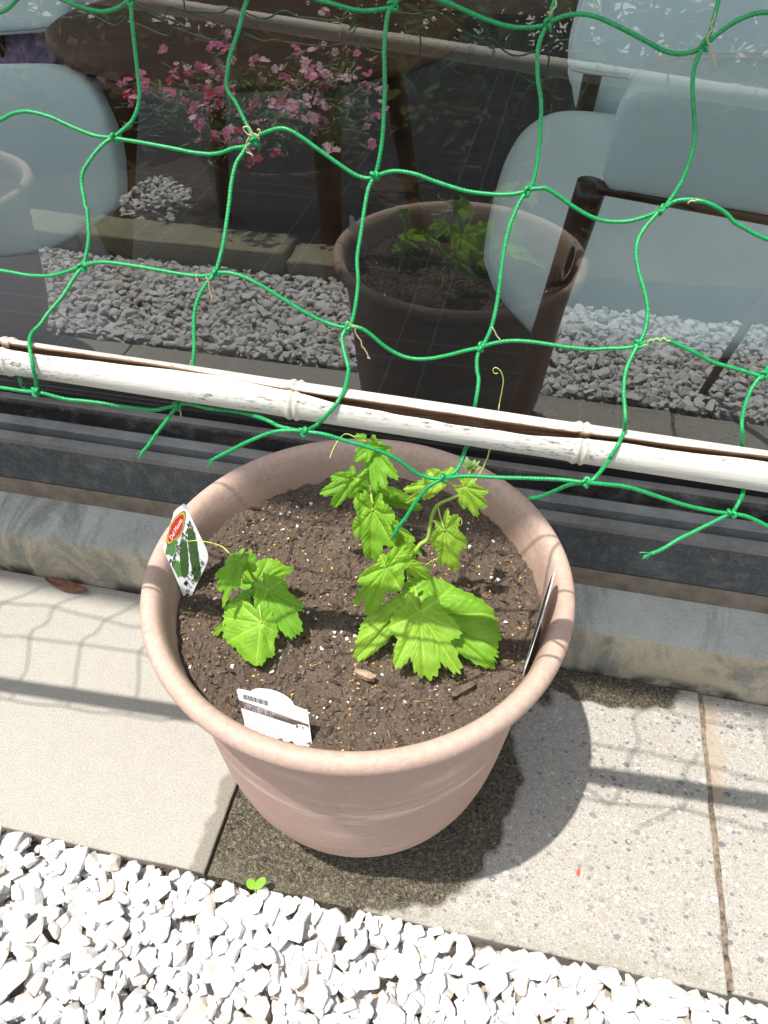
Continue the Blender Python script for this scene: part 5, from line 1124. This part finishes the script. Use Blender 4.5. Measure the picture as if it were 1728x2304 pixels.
V[:, 1] += 0.0008 * (vnoise(V[:, 0] * 60 + 300, V[:, 2] * 60 + 10, 3) - 0.5) - 0.0009 * vnoise(V[:, 0] * 8 + 100, V[:, 2] * 3 + 10, 4)
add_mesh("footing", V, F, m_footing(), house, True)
V, F = extrude_x([(0.2695, 0.1185), (0.2690, 0.135), (0.2696, 0.1515), (0.290, 0.1515)], -3.0, 3.0, 2)
add_mesh("mortar_bed", V, F, plain("mortar", (0.20, 0.17, 0.13), 0.9, 0.2, 0.3, 40, bump=0.3), house, False)
def m_alu(name, dark, light, rough):
    t = NT(name)
    n = t.noise(10, 6, 0.65); f = t.noise(300, 4, 0.7); dust = t.noise(26, 6, 0.7)
    c = t.mix(t.ramp(n, [(0.35, 0.0), (0.7, 1.0)]), dark, light)
    c = t.mix(t.math('MULTIPLY', t.ramp(dust, [(0.5, 0.0), (0.7, 1.0)]), 0.45), c, (0.22, 0.22, 0.20))
    c = t.mix(t.math('MULTIPLY', t.ramp(f, [(0.55, 0.0), (0.68, 1.0)]), 0.25), c, (0.35, 0.35, 0.33))
    t.set(c, rough, t.bump(f, 0.15, 0.0006), 0.5)
    return t.m
M_FASC = m_alu("sill_fascia", (0.026, 0.034, 0.040), (0.056, 0.069, 0.078), 0.55)
M_RAIL = m_alu("sill_rail", (0.10, 0.095, 0.085), (0.20, 0.195, 0.18), 0.38)
M_DARK = m_alu("dark_bronze", (0.020, 0.017, 0.015), (0.045, 0.040, 0.036), 0.42)
win = bpy.data.objects.new("sliding_window", None); COL.objects.link(win); win.parent = house; win.location = (0, 0, 0.157)
WX0, WX1 = -1.75, 1.75
def rail(name, prof, mat):
    V, F = extrude_x(prof, WX0, WX1, 2); return add_mesh(name, V, F, mat, win, False)
rail("sill_fascia", [(0.285, 0.1560), (0.2682, 0.1560), (0.2680, 0.2275)], M_FASC)
rail("sill_lip", [(0.2680, 0.2275), (0.2675, 0.2330), (0.2685, 0.2352), (0.2790, 0.2362), (0.2850, 0.2362), (0.2852, 0.2250)], M_RAIL)
rail("sill_channel", [(0.2852, 0.2250), (0.2950, 0.2250)], M_DARK)
rail("sill_track", [(0.2950, 0.2250), (0.2952, 0.2420), (0.2962, 0.2432), (0.3110, 0.2448), (0.3124, 0.2442), (0.3126, 0.2280)], m_alu("track_grey", (0.09, 0.095, 0.095), (0.20, 0.205, 0.20), 0.40))
rail("sill_channel", [(0.3126, 0.2280), (0.3330, 0.2285)], M_DARK)
rail("sash_bottom_rail", [(0.3330, 0.2285), (0.3333, 0.2490), (0.3345, 0.2525), (0.3370, 0.2535), (0.3525, 0.2540), (0.3527, 0.2480)], M_DARK)
rail("sash_cap", [(0.3372, 0.2537), (0.3374, 0.2552), (0.3500, 0.2556), (0.3502, 0.2537)], M_RAIL)
rail("glazing_gasket", [(0.3527, 0.2480), (0.3530, 0.2660), (0.3570, 0.2672)], plain("rubber", (0.012, 0.012, 0.012), 0.6, 0.3, 0.2))
for xa, xb in ((WX0 - 0.05, WX0 + 0.02), (WX1 - 0.02, WX1 + 0.05)): bm_obj("jamb", box_bm((xa, 0.27, 0.237), (xb, 0.40, 2.40), 0.002), M_DARK, win)
bm_obj("head_rail", box_bm((WX0 - 0.05, 0.28, 2.401), (WX1 + 0.05, 0.40, 2.46), 0.002), M_DARK, win)
def m_glass():
    t = NT("window_glass")
    fr = t.new("ShaderNodeFresnel"); fr.inputs[0].default_value = 1.52
    tr = t.new("ShaderNodeBsdfTransparent"); tr.inputs[0].default_value = (0.96, 0.99, 0.98, 1)
    gl = t.new("ShaderNodeBsdfGlossy"); gl.inputs[0].default_value = (0.97, 1.0, 0.97, 1); gl.inputs[1].default_value = 0.0
    # two faces of the pane reflect: about twice the single-face value
    k = t.math('MULTIPLY', fr.outputs[0], 3.3, clamp=True)
    ms = t.new("ShaderNodeMixShader"); t.link(k, ms.inputs[0]); t.link(tr.outputs[0], ms.inputs[1]); t.link(gl.outputs[0], ms.inputs[2])
    t.link(ms.outputs[0], t.out.inputs[0]); return t.m
add_mesh("glass_pane", [(WX0, 0.359, 0.255), (WX1, 0.359, 0.255), (WX1, 0.359, 2.41), (WX0, 0.359, 2.41)], [(0, 1, 2, 3)], m_glass(), win, False)
# wall round the window and the eave
M_WALL = plain("house_render", (0.55, 0.50, 0.42), 0.9, 0.2, 0.08, 40, bump=0.3)
bm = bmesh.new()
box_bm((-3.0, 0.30, 0.121), (WX0 - 0.051, 0.46, 2.9), 0, bm=bm); box_bm((WX1 + 0.051, 0.30, 0.121), (3.0, 0.46, 2.9), 0, bm=bm); box_bm((WX0 - 0.050, 0.30, 2.461), (WX1 + 0.050, 0.46, 2.9), 0, bm=bm)
bm_obj("wall", bm, M_WALL, house)
EAVE_Z = 2.62; EAVE_Y = 0.179 - 0.203 * EAVE_Z
bm_obj("eave", box_bm((-3.2, EAVE_Y, EAVE_Z), (3.2, 0.2985, EAVE_Z + 0.14), 0.004), plain("eave_board", (0.38, 0.34, 0.29), 0.8, 0.2, 0.1), house)

# ================================================================== ROOM BEHIND THE GLASS
def m_tile():
    t = NT("floor_tile")
    s = t.sep()
    def lines(ax, off, per):
        u = t.math('MODULO', t.math('ADD', ax, off + 40 * per), per)
        a = t.smooth(t.math('ABSOLUTE', t.math('SUBTRACT', u, 0.006)), 0.0030, 0.0018)
        b_ = t.smooth(t.math('ABSOLUTE', t.math('SUBTRACT', u, 0.084)), 0.0030, 0.0018)
        return t.math('MAXIMUM', a, b_)
    gl = t.math('MAXIMUM', lines(s[0], 0.166, 0.42), lines(s[1], -0.965, 0.42))
    n = t.noise(25, 5, 0.6)
    c = t.ramp(n, [(0.3, (0.040, 0.042, 0.044)), (0.7, (0.075, 0.078, 0.080))])
    c = t.mix(gl, c, (0.11, 0.145, 0.15))
    t.set(c, t.math('ADD', 0.30, t.math('MULTIPLY', n, 0.2)), None, 0.4)
    return t.m
fl = add_mesh("floor", [(-3.0, 0.40, 0.0), (3.0, 0.40, 0.0), (3.0, 4.6, 0.0), (-3.0, 4.6, 0.0)], [(0, 1, 2, 3)], m_tile(), None, False); tag(fl, kind="structure")
M_ROOM = plain("room_wall", (0.13, 0.10, 0.075), 0.7, 0.3, 0.15, 8)
bm = bmesh.new()
for sx in (-1, 1):       # wide openings added in both side walls to brighten the room
    a_, b_ = sorted((sx * 2.95, sx * 3.0))
    box_bm((a_, 0.4605, 0.001), (b_, 4.6, 0.12), 0, bm=bm); box_bm((a_, 0.4605, 2.42), (b_, 4.6, 2.5), 0, bm=bm); box_bm((a_, 4.3, 0.1205), (b_, 4.6, 2.4195), 0, bm=bm)
box_bm((-2.949, 4.55, 0.001), (2.949, 4.6, 2.5), 0, bm=bm)
tag(bm_obj("interior_wall", bm, M_ROOM), kind="structure")
tag(bm_obj("ceiling", box_bm((-3.0, 0.4605, 2.501), (3.0, 4.6, 2.55))  , plain("ceiling_board", (0.8, 0.79, 0.77), 0.9, 0.1)), kind="structure")
tag(bm_obj("interior_skirting", box_bm((WX0 - 0.05, 0.362, -0.06), (WX1 + 0.05, 0.40, 0.2480)), plain("inner_sill", (0.05, 0.04, 0.035), 0.6, 0.3)), kind="structure")
M_CUSH = plain("pale_leather", (0.74, 0.89, 0.90), 0.45, 0.4, 0.05, 6)
M_EDGE = plain("pale_piping", (0.72, 0.76, 0.74), 0.5, 0.4, 0.04, 6)
M_WOOD = plain("dark_walnut", (0.060, 0.034, 0.022), 0.35, 0.45, 0.35, 14)
M_TABLE = plain("table_wood", (0.095, 0.055, 0.033), 0.75, 0.2, 0.30, 9)
def cushion(name, data, thick, parent, mat=None):
    n = np.array(data[0]); P = np.array(data[1]); c = P.mean(0)
    ring = catmull(np.vstack([P, P[:1]]), 0.012)[:-1]; m = len(ring)
    prof = [(0.86, -thick), (0.965, -thick * 0.96), (0.995, -thick * 0.75), (1.0, -thick * 0.4), (0.992, -thick * 0.16), (0.97, -thick * 0.05), (0.93, -0.001), (0.86, 0.0015), (0.72, 0.0025), (0.45, 0.003), (0.2, 0.003)]
    V = [c + (ring - c) * s_ + n * h for s_, h in prof]
    V = np.vstack(V + [(c + n * 0.003)[None], (c - n * thick)[None]])
    k = len(prof); i = np.arange(k - 1)[:, None] * m; j = np.arange(m)[None, :]; j2 = (j + 1) % m
    F = [tuple(q) for q in np.stack([i + j, i + j2, i + m + j2, i + m + j], -1).reshape(-1, 4)]
    F += [((k - 1) * m + q, (k - 1) * m + (q + 1) % m, k * m) for q in range(m)] + [((q + 1) % m, q, k * m + 1) for q in range(m)]
    bm = bmesh.new(); vs = [bm.verts.new(v_) for v_ in V]
    for f_ in F: bm.faces.new([vs[q] for q in f_])
    return bm_obj(name, bm, mat or M_CUSH, parent, True)
def piping(data, parent, thick, rad=0.004):
    n = np.array(data[0]); P = np.array(data[1]); P = np.vstack([P, P[:1]])
    ring = catmull(P, 0.012); c = ring.mean(0); ring = c + (ring - c) * 1.0 - n * thick * 0.82
    V, F = tube(ring, rad, 8, caps=False); return add_mesh("piping", V, F, M_EDGE, parent)
def bar(name, a, b_, ra, rb_, parent, mat=None):
    P = catmull([a, b_], 0.02); V, F = tube(P, np.linspace(ra, rb_, len(P)), 14); return add_mesh(name, V, quads_fix(F), mat or M_WOOD, parent)
LEG_TOP, LEG_BOT = (0.1940, 0.786, 0.484), (0.134, 0.812, 0.0)
ch = thing("lounge_chair", "pale grey lounge chair nearest the glass on the right, seen from behind", "chair", (0.4, 0.9, 0.0), "pale lounge chairs behind the glass")
st = cushion("seat", SEAT_RIGHT, 0.07, ch)
bk = cushion("backrest", BACK_RIGHT, 0.075, ch); piping(BACK_RIGHT, bk, 0.075)
bar("leg", LEG_TOP, LEG_BOT, 0.025, 0.021, ch); bar("leg", (0.60, 0.68, 0.49), (0.64, 0.66, 0.0), 0.021, 0.016, ch)
bar("leg", (0.18, 1.32, 0.36), (0.12, 1.40, 0.0), 0.02, 0.015, ch); bar("leg", (0.72, 1.50, 0.20), (0.76, 1.56, 0.0), 0.02, 0.015, ch)
bar("back_rail", (0.20, 0.775, 0.482), (0.60, 0.69, 0.476), 0.010, 0.010, ch)
ch = thing("lounge_chair", "pale grey chair back furthest right, beyond the nearest chair", "chair", (0.38, 1.6, 0.0), "pale lounge chairs behind the glass")
bk = cushion("backrest", BACK_FAR, 0.08, ch); piping(BACK_FAR, bk, 0.02, 0.006)
for a_, b_ in (((0.19, 1.50, 0.50), (0.16, 1.46, 0)), ((0.56, 1.50, 0.50), (0.60, 1.46, 0))): bar("leg", a_, b_, 0.022, 0.017, ch)
cushion("seat", ((0, 0, 1), [(0.17, 1.56, 0.42), (0.58, 1.56, 0.42), (0.60, 1.8, 0.42), (0.58, 2.02, 0.42), (0.17, 2.02, 0.42), (0.15, 1.8, 0.42)]), 0.08, ch)
for a_, b_ in (((0.20, 1.98, 0.36), (0.17, 2.02, 0)), ((0.55, 1.98, 0.36), (0.58, 2.02, 0))): bar("leg", a_, b_, 0.02, 0.016, ch)
ch = thing("lounge_chair", "pale grey chair at the left, partly under the round table edge", "chair", (-0.9, 0.95, 0.0), "pale lounge chairs behind the glass")
cushion("backrest", BACK_LEFT, 0.09, ch)
for a_, b_ in (((-0.78, 0.93, 0.30), (-0.74, 0.97, 0)), ((-1.05, 0.86, 0.28), (-1.10, 0.84, 0))): bar("leg", a_, b_, 0.02, 0.016, ch)
ch = thing("lounge_chair", "pale grey chair back at the upper left, behind the round table", "chair", (-1.5, 2.1, 0.0), "pale lounge chairs behind the glass")
bk = cushion("backrest", BACK_UPPER_LEFT, 0.08, ch); piping(BACK_UPPER_LEFT, bk, 0.02, 0.006)
for x_ in (-1.63, -1.36): bar("leg", (x_, 1.96, 0.45), (x_, 1.99, 0), 0.018, 0.015, ch)
cl = thing("cushion", "mauve cushion under the upper left chair back, left of the table", "cushion", (-1.6, 1.95, 0.25))
cushion("cover", CLOTH, 0.06, cl, plain("mauve_cloth", (0.26, 0.20, 0.30), 0.9, 0.1, 0.35, 40))
tb = thing("round_table", "low round dark wooden table standing behind the glass", "table", (-0.51, 1.27, 0.0))
v, f = lathe([(0.0, 0.540), (0.30, 0.540), (0.385, 0.546), (0.418, 0.556), (0.4255, 0.566), (0.4245, 0.5745), (0.418, 0.5785), (0.40, 0.580), (0.0, 0.580)], 96, (-0.51, 1.27, 0))
add_mesh("tabletop", v, f, M_TABLE, tb, True)
for a_, b_ in (((-0.668, 0.945, 0.542), (-0.885, 1.12, 0.0)), ((-0.300, 1.00, 0.542), (-0.335, 1.13, 0.0)), ((-0.72, 1.50, 0.542), (-0.80, 1.62, 0)), ((-0.30, 1.52, 0.542), (-0.22, 1.64, 0))):
    bar("leg", a_, b_, 0.030, 0.019, tb, M_TABLE)

# ================================================================== THE GARDEN THE GLASS REFLECTS
# second pot, left of the frame
pot2 = add_mesh("flower_pot", lathe(POT, 96)[0] + np.array([-1.045, -0.05, 0]), lathe(POT, 96)[1], M_POT, None, True)
tag(pot2, "second large terracotta-pink pot, seen only as a reflection at the left of the window", "flower pot")
X, Y = disc_grid(0.184, 40, 120); Z = soil_height(X, Y, 77)
i = np.arange(39)[:, None] * 120; j = np.arange(120)[None, :]; j2 = (j + 1) % 120
o = add_mesh("potting_soil", np.stack([X - 1.045, Y - 0.05, Z], -1).reshape(-1, 3), np.stack([i + j, i + j2, i + 120 + j2, i + 120 + j], -1).reshape(-1, 4), M_SOIL, None, False)
tag(o, "dark potting soil inside the second pot reflected at the left", "soil", None, "stuff")
# dark planter with the pinks
gp = add_mesh("garden_planter", *lathe([(0.0, 0.014), (0.195, 0.014), (0.20, 0.02), (0.215, 0.10), (0.23, 0.185), (0.245, 0.187), (0.248, 0.195), (0.246, 0.203), (0.236, 0.205), (0.228, 0.20), (0.22, 0.175), (0.0, 0.172)], 80, (-0.615, -0.955, 0)), plain("dark_planter", (0.075, 0.045, 0.033), 0.6, 0.3, 0.2, 20), None, True)
tag(gp, "dark brown round planter behind the kerb stones, full of pink flowers, seen reflected", "planter")
M_BLADE = plain("pinks_foliage", (0.115, 0.20, 0.075), 0.6, 0.3, 0.3, 60)
M_PETAL = [plain("petal_pink", (0.74, 0.22, 0.42), 0.6, 0.2, 0.2, 200), plain("petal_red", (0.50, 0.025, 0.06), 0.6, 0.2, 0.2, 200), plain("petal_pale", (0.84, 0.56, 0.66), 0.6, 0.2, 0.15, 200)]
def flower_data(mat, seed):
    r_ = random.Random(seed); g = Geo()
    for k in range(5):
        a = k * 2 * math.pi / 5 + r_.uniform(-.1, .1); w = 0.62; L_ = 0.0150 * r_.uniform(.9, 1.1); pts = [(0, 0, 0)]
        nn_ = 9
        for q in range(nn_):
            b_ = a - w + 2 * w * q / (nn_ - 1); rr_ = L_ * (1 - 0.12 * (q % 2)) * (1 - 0.25 * abs(q / (nn_ - 1) - .5) * 2)
            pts.append((rr_ * math.cos(b_), rr_ * math.sin(b_), 0.002 - 0.003 * r_.random()))
        g.add(pts, [(0, q, q + 1) for q in range(1, nn_)])
    o = g.build("blossom", mat, None, False); me = o.data; bpy.data.objects.remove(o); return me
FLOW = [flower_data(M_PETAL[q % 3], q) for q in range(6)]
pinks = [(-0.86, -0.86, 0.10, "left"), (-0.66, -0.80, 0.0, "front"), (-0.46, -0.86, 0.1, "right"), (-0.74, -1.04, 0.1, "rear left"), (-0.50, -1.05, 0.2, "rear right")]
pk_lab = ["pinks plant spilling over the left side of the dark planter, red and pink blossoms", "pinks plant at the front edge of the dark planter, deep pink blossoms", "pinks plant at the right side of the dark planter, mostly pale blossoms", "taller pinks plant at the back left of the dark planter", "taller pinks plant at the back right of the dark planter"]
for k, (px, py, dz, _) in enumerate(pinks):
    r_ = random.Random(40 + k); z0 = 0.168
    cx_, cy_ = px * 0.6 + -0.615 * 0.4, py * 0.6 + -0.955 * 0.4
    root = thing("pinks_plant", pk_lab[k], "flower", (cx_, cy_, z0), "pinks flowering in the dark planter")
    g = Geo(); tips = []
    for q in range(150):
        a = r_.uniform(0, 6.28); sp = 0.16 * math.sqrt(r_.random()); h_ = 0.08 + 0.14 * r_.random() + dz * r_.random()
        b0 = np.array([cx_ + 0.05 * math.cos(a), cy_ + 0.05 * math.sin(a), z0]); tip = np.array([px + sp * 1.1 * math.cos(a), py + sp * math.sin(a), z0 + h_ * (1 - 0.5 * sp / 0.16) + 0.02])
        mid = (b0 + tip) / 2 + np.array([0, 0, 0.05])
        d = np.array([math.sin(a), -math.cos(a), 0]) * 0.0022
        ps = catmull([b0, mid, tip], 0.03); L_ = len(ps)
        pts = []
        for u, c_ in enumerate(ps): w_ = (1 - (u / (L_ - 1)) ** 2) + 0.08; pts += [c_ - d * w_, c_ + d * w_]
        g.add(pts, [(2 * u, 2 * u + 1, 2 * u + 3, 2 * u + 2) for u in range(L_ - 1)])
        for _ in range(3):
            c_ = ps[r_.randrange(1, L_)]; a2 = r_.uniform(0, 6.28); e_ = np.array([math.cos(a2), math.sin(a2), r_.uniform(-.2, .5)]) * 0.03; s_ = np.array([-math.sin(a2), math.cos(a2), 0]) * 0.003
            g.add([c_ - s_, c_ + s_, c_ + e_ * .6 + s_, c_ + e_, c_ + e_ * .6 - s_], [(0, 1, 2, 3, 4)])
        tips.append(tip)
    g.build("foliage", M_BLADE, root, False)
    for q in range(87):
        tip = tips[(q // 3) * 5] + np.array([r_.gauss(0, .011), r_.gauss(0, .011), r_.gauss(0, .007)])
        pref = [0, 1, 0, 3, 2] if k in (0, 1) else [2, 2, 0, 5, 5] if k == 2 else [0, 2, 0, 3, 5]
        ob = bpy.data.objects.new("blossom", FLOW[r_.choice(pref)]); COL.objects.link(ob); ob.parent = root
        ob.location = Vector(tip) + Vector((0, 0, 0.012)) - root.location; s_ = r_.uniform(0.6, 1.05); ob.scale = (s_,) * 3
        ob.rotation_euler = (r_.uniform(-0.2, 1.0) * -1, r_.uniform(-.5, .5), r_.uniform(0, 6.28)) if False else (r_.uniform(-1.1, 0.1), r_.uniform(-.5, .5), r_.uniform(-.6, .6))
# leafy shrubs; the dark ones are added to keep sky out of the reflection
def shrub(label, c, rad, n, col, size, seed):
    r_ = random.Random(seed); root = thing("garden_shrub", label, "shrub", (c[0], c[1], 0.02), "dark shrubs behind the flower bed")
    g = Geo(); lv = Geo()
    for q in range(11):
        a = r_.uniform(0, 6.28); tip = np.array([c[0] + rad[0] * 0.8 * math.cos(a) * r_.random(), c[1] + rad[1] * 0.8 * math.sin(a) * r_.random(), c[2] + rad[2] * r_.uniform(-.2, .9)])
        b0 = np.array([c[0] + r_.uniform(-.04, .04), c[1] + r_.uniform(-.04, .04), 0.0]); P = catmull([b0, (b0 + tip) / 2 + np.array([r_.uniform(-.05, .05), r_.uniform(-.05, .05), .06]), tip], 0.04)
        V, F = tube(P, np.linspace(0.008, 0.002, len(P)), 6); g.add(V, F)
    g.build("branches", plain("shrub_bark", (0.06, 0.045, 0.03), 0.9, 0.2), root)
    for q in range(n):
        while True:
            d = np.array([r_.uniform(-1, 1), r_.uniform(-1, 1), r_.uniform(-1, 1)])
            if d @ d < 1 and mnoise.noise(Vector(d * 2.2) + Vector((seed, 0, 0))) > -0.18: break
        p = np.array(c) + d * np.array(rad)
        if p[2] < 0.03: continue
        a, el = r_.uniform(0, 6.28), r_.gauss(0.1, 0.5); L_ = size * r_.uniform(.6, 1.3); w_ = L_ * 0.24
        e_ = np.array([math.cos(a) * math.cos(el), math.sin(a) * math.cos(el), math.sin(el)]); s_ = np.cross(e_, [0, 0, 1.0]); s_ /= np.linalg.norm(s_); u_ = np.cross(s_, e_)
        pts = [p, p + e_ * L_ * .3 + s_ * w_, p + e_ * L_ * .3 - s_ * w_, p + e_ * L_ * .7 + s_ * w_ * .8 - u_ * L_ * .04, p + e_ * L_ * .7 - s_ * w_ * .8 - u_ * L_ * .04, p + e_ * L_ - u_ * L_ * .12, p + e_ * L_ * .35 - u_ * L_ * .04, p + e_ * L_ * .7 - u_ * L_ * .09]
        lv.add(pts, [(0, 1, 6), (0, 6, 2), (1, 3, 7, 6), (6, 7, 4, 2), (3, 5, 7), (7, 5, 4)])
    ml_ = m_leaf("shrub_leaf", col, tuple(x * 1.6 for x in col)); b_ = ml_.node_tree.nodes["Principled BSDF"]; b_.inputs["Roughness"].default_value = 0.7; b_.inputs["Specular IOR Level"].default_value = 0.12
    lv.build("foliage", ml_, root, True)
shrub("leafy shrub with long pale-edged leaves just right of the flowering planter", (-0.02, -1.25, 0.36), (0.34, 0.24, 0.36), 520, (0.075, 0.11, 0.035), 0.075, 1)
shrub("broad dark shrub added to darken the reflection, behind the middle of the flower bed", (0.35, -1.75, 0.5), (0.65, 0.4, 0.55), 2600, (0.028, 0.045, 0.018), 0.07, 2)
shrub("dark shrub added to darken the reflection, behind the flowering planter", (-0.75, -1.65, 0.42), (0.6, 0.32, 0.5), 2300, (0.035, 0.06, 0.02), 0.065, 3)
shrub("dark shrub added to darken the reflection, at the far left of the flower bed", (-1.7, -1.5, 0.45), (0.5, 0.4, 0.5), 1800, (0.03, 0.05, 0.02), 0.07, 4)
shrub("dark shrub added to darken the reflection, at the far right of the flower bed", (1.25, -1.3, 0.5), (0.5, 0.4, 0.55), 1900, (0.03, 0.048, 0.02), 0.07, 5)
shrub("tall dark hedge shrub added at the back to block reflected sky, left half", (-1.1, -2.5, 0.5), (1.2, 0.4, 0.62), 4200, (0.022, 0.036, 0.014), 0.09, 6)
shrub("tall dark hedge shrub added at the back to block reflected sky, right half", (1.1, -2.5, 0.5), (1.3, 0.4, 0.62), 4200, (0.022, 0.036, 0.014), 0.09, 7)
# thin stake standing in the gravel
P = catmull([(0.507, -0.270, -0.05), (0.545, -0.20, 0.25), (0.60, -0.115, 0.60), (0.64, -0.06, 0.90)], 0.02)
V, F = tube(P, 0.0085, 12); tag(add_mesh("wooden_stake", V, quads_fix(F), plain("stake_wood", (0.17, 0.11, 0.07), 0.8, 0.2, 0.3, 60)), "thin brown stake standing in the gravel at the right, seen as a reflection", "stake")

# ================================================================== SMALL THINGS ON THE GROUND
def small_leaf(name, c, L_, w_, rz, curl, mat, lab, cat):
    g = Geo(); pts = []; nu, nv = 13, 7
    for u in range(nu):
        tt = u / (nu - 1); ww = w_ * math.sin(math.pi * min(1, tt * 0.97 + 0.02)) ** 0.7
        for v_ in range(nv):
            q = (v_ / (nv - 1) - .5) * 2; x, y = (tt - .5) * L_, q * ww
            z = curl * (q * q * 0.5 * w_ / 0.01 * 0.6 + (tt - .5) ** 2 * 1.2) * 0.01 + 0.0012 * mnoise.noise(Vector((x * 220, y * 220, 1)))
            pts.append((c[0] + x * math.cos(rz) - y * math.sin(rz), c[1] + x * math.sin(rz) + y * math.cos(rz), c[2] + z))
    g.add(pts, [(u * nv + v_, u * nv + v_ + 1, (u + 1) * nv + v_ + 1, (u + 1) * nv + v_) for u in range(nu - 1) for v_ in range(nv - 1)])
    o = g.build(name, mat, None, True); md = o.modifiers.new("t", 'SOLIDIFY'); md.thickness = 0.0005
    return tag(o, lab, cat)
small_leaf("dead_leaf", (-0.532, 0.192, 0.0035), 0.078, 0.010, -0.12, 1.6, plain("dead_leaf_brown", (0.17, 0.085, 0.055), 0.8, 0.2, 0.4, 120), "curled brown dead leaf lying against the concrete footing at the left", "dead leaf")
small_leaf("fallen_scrap", (0.283, -0.084, 0.0022), 0.011, 0.0022, 1.35, 0.2, plain("red_scrap", (0.75, 0.10, 0.06), 0.6, 0.3), "tiny red scrap lying on the pebbly slab right of the pot", "scrap")
SPZ = 0.012
sp = thing("weed_sprout", "tiny green sprout growing between gravel and slab, below the pot", "sprout", (-0.083, -0.194, 0.0))
def sp_leaf(c, L_, w_, rz, tilt):
    pts = [c]; 
    for q in range(16):
        a = -math.pi + 2 * math.pi * q / 15; x, y = L_ * (0.5 + 0.5 * math.cos(a)), w_ * math.sin(a); pts.append((c[0] + x * math.cos(rz) - y * math.sin(rz), c[1] + x * math.sin(rz) + y * math.cos(rz), c[2] + x * tilt))
    return np.array(pts), [(0, q, q + 1) for q in range(1, 16)]
for rz, L_ in ((0.9, 0.015), (2.6, 0.012)):
    V, F = sp_leaf((-0.083, -0.190, 0.012 + SPZ), L_, 0.0052, rz, 0.35); add_mesh("leaf", V, F, M_LEAF[0], sp, True, None, {"vein": np.zeros(len(V))})
V, F = tube(catmull([(-0.083, -0.194, -0.02), (-0.082, -0.192, 0.0), (-0.083, -0.190, 0.012 + SPZ)], 0.003), 0.0008, 6); add_mesh("stem", V, quads_fix(F), M_STEM, sp)
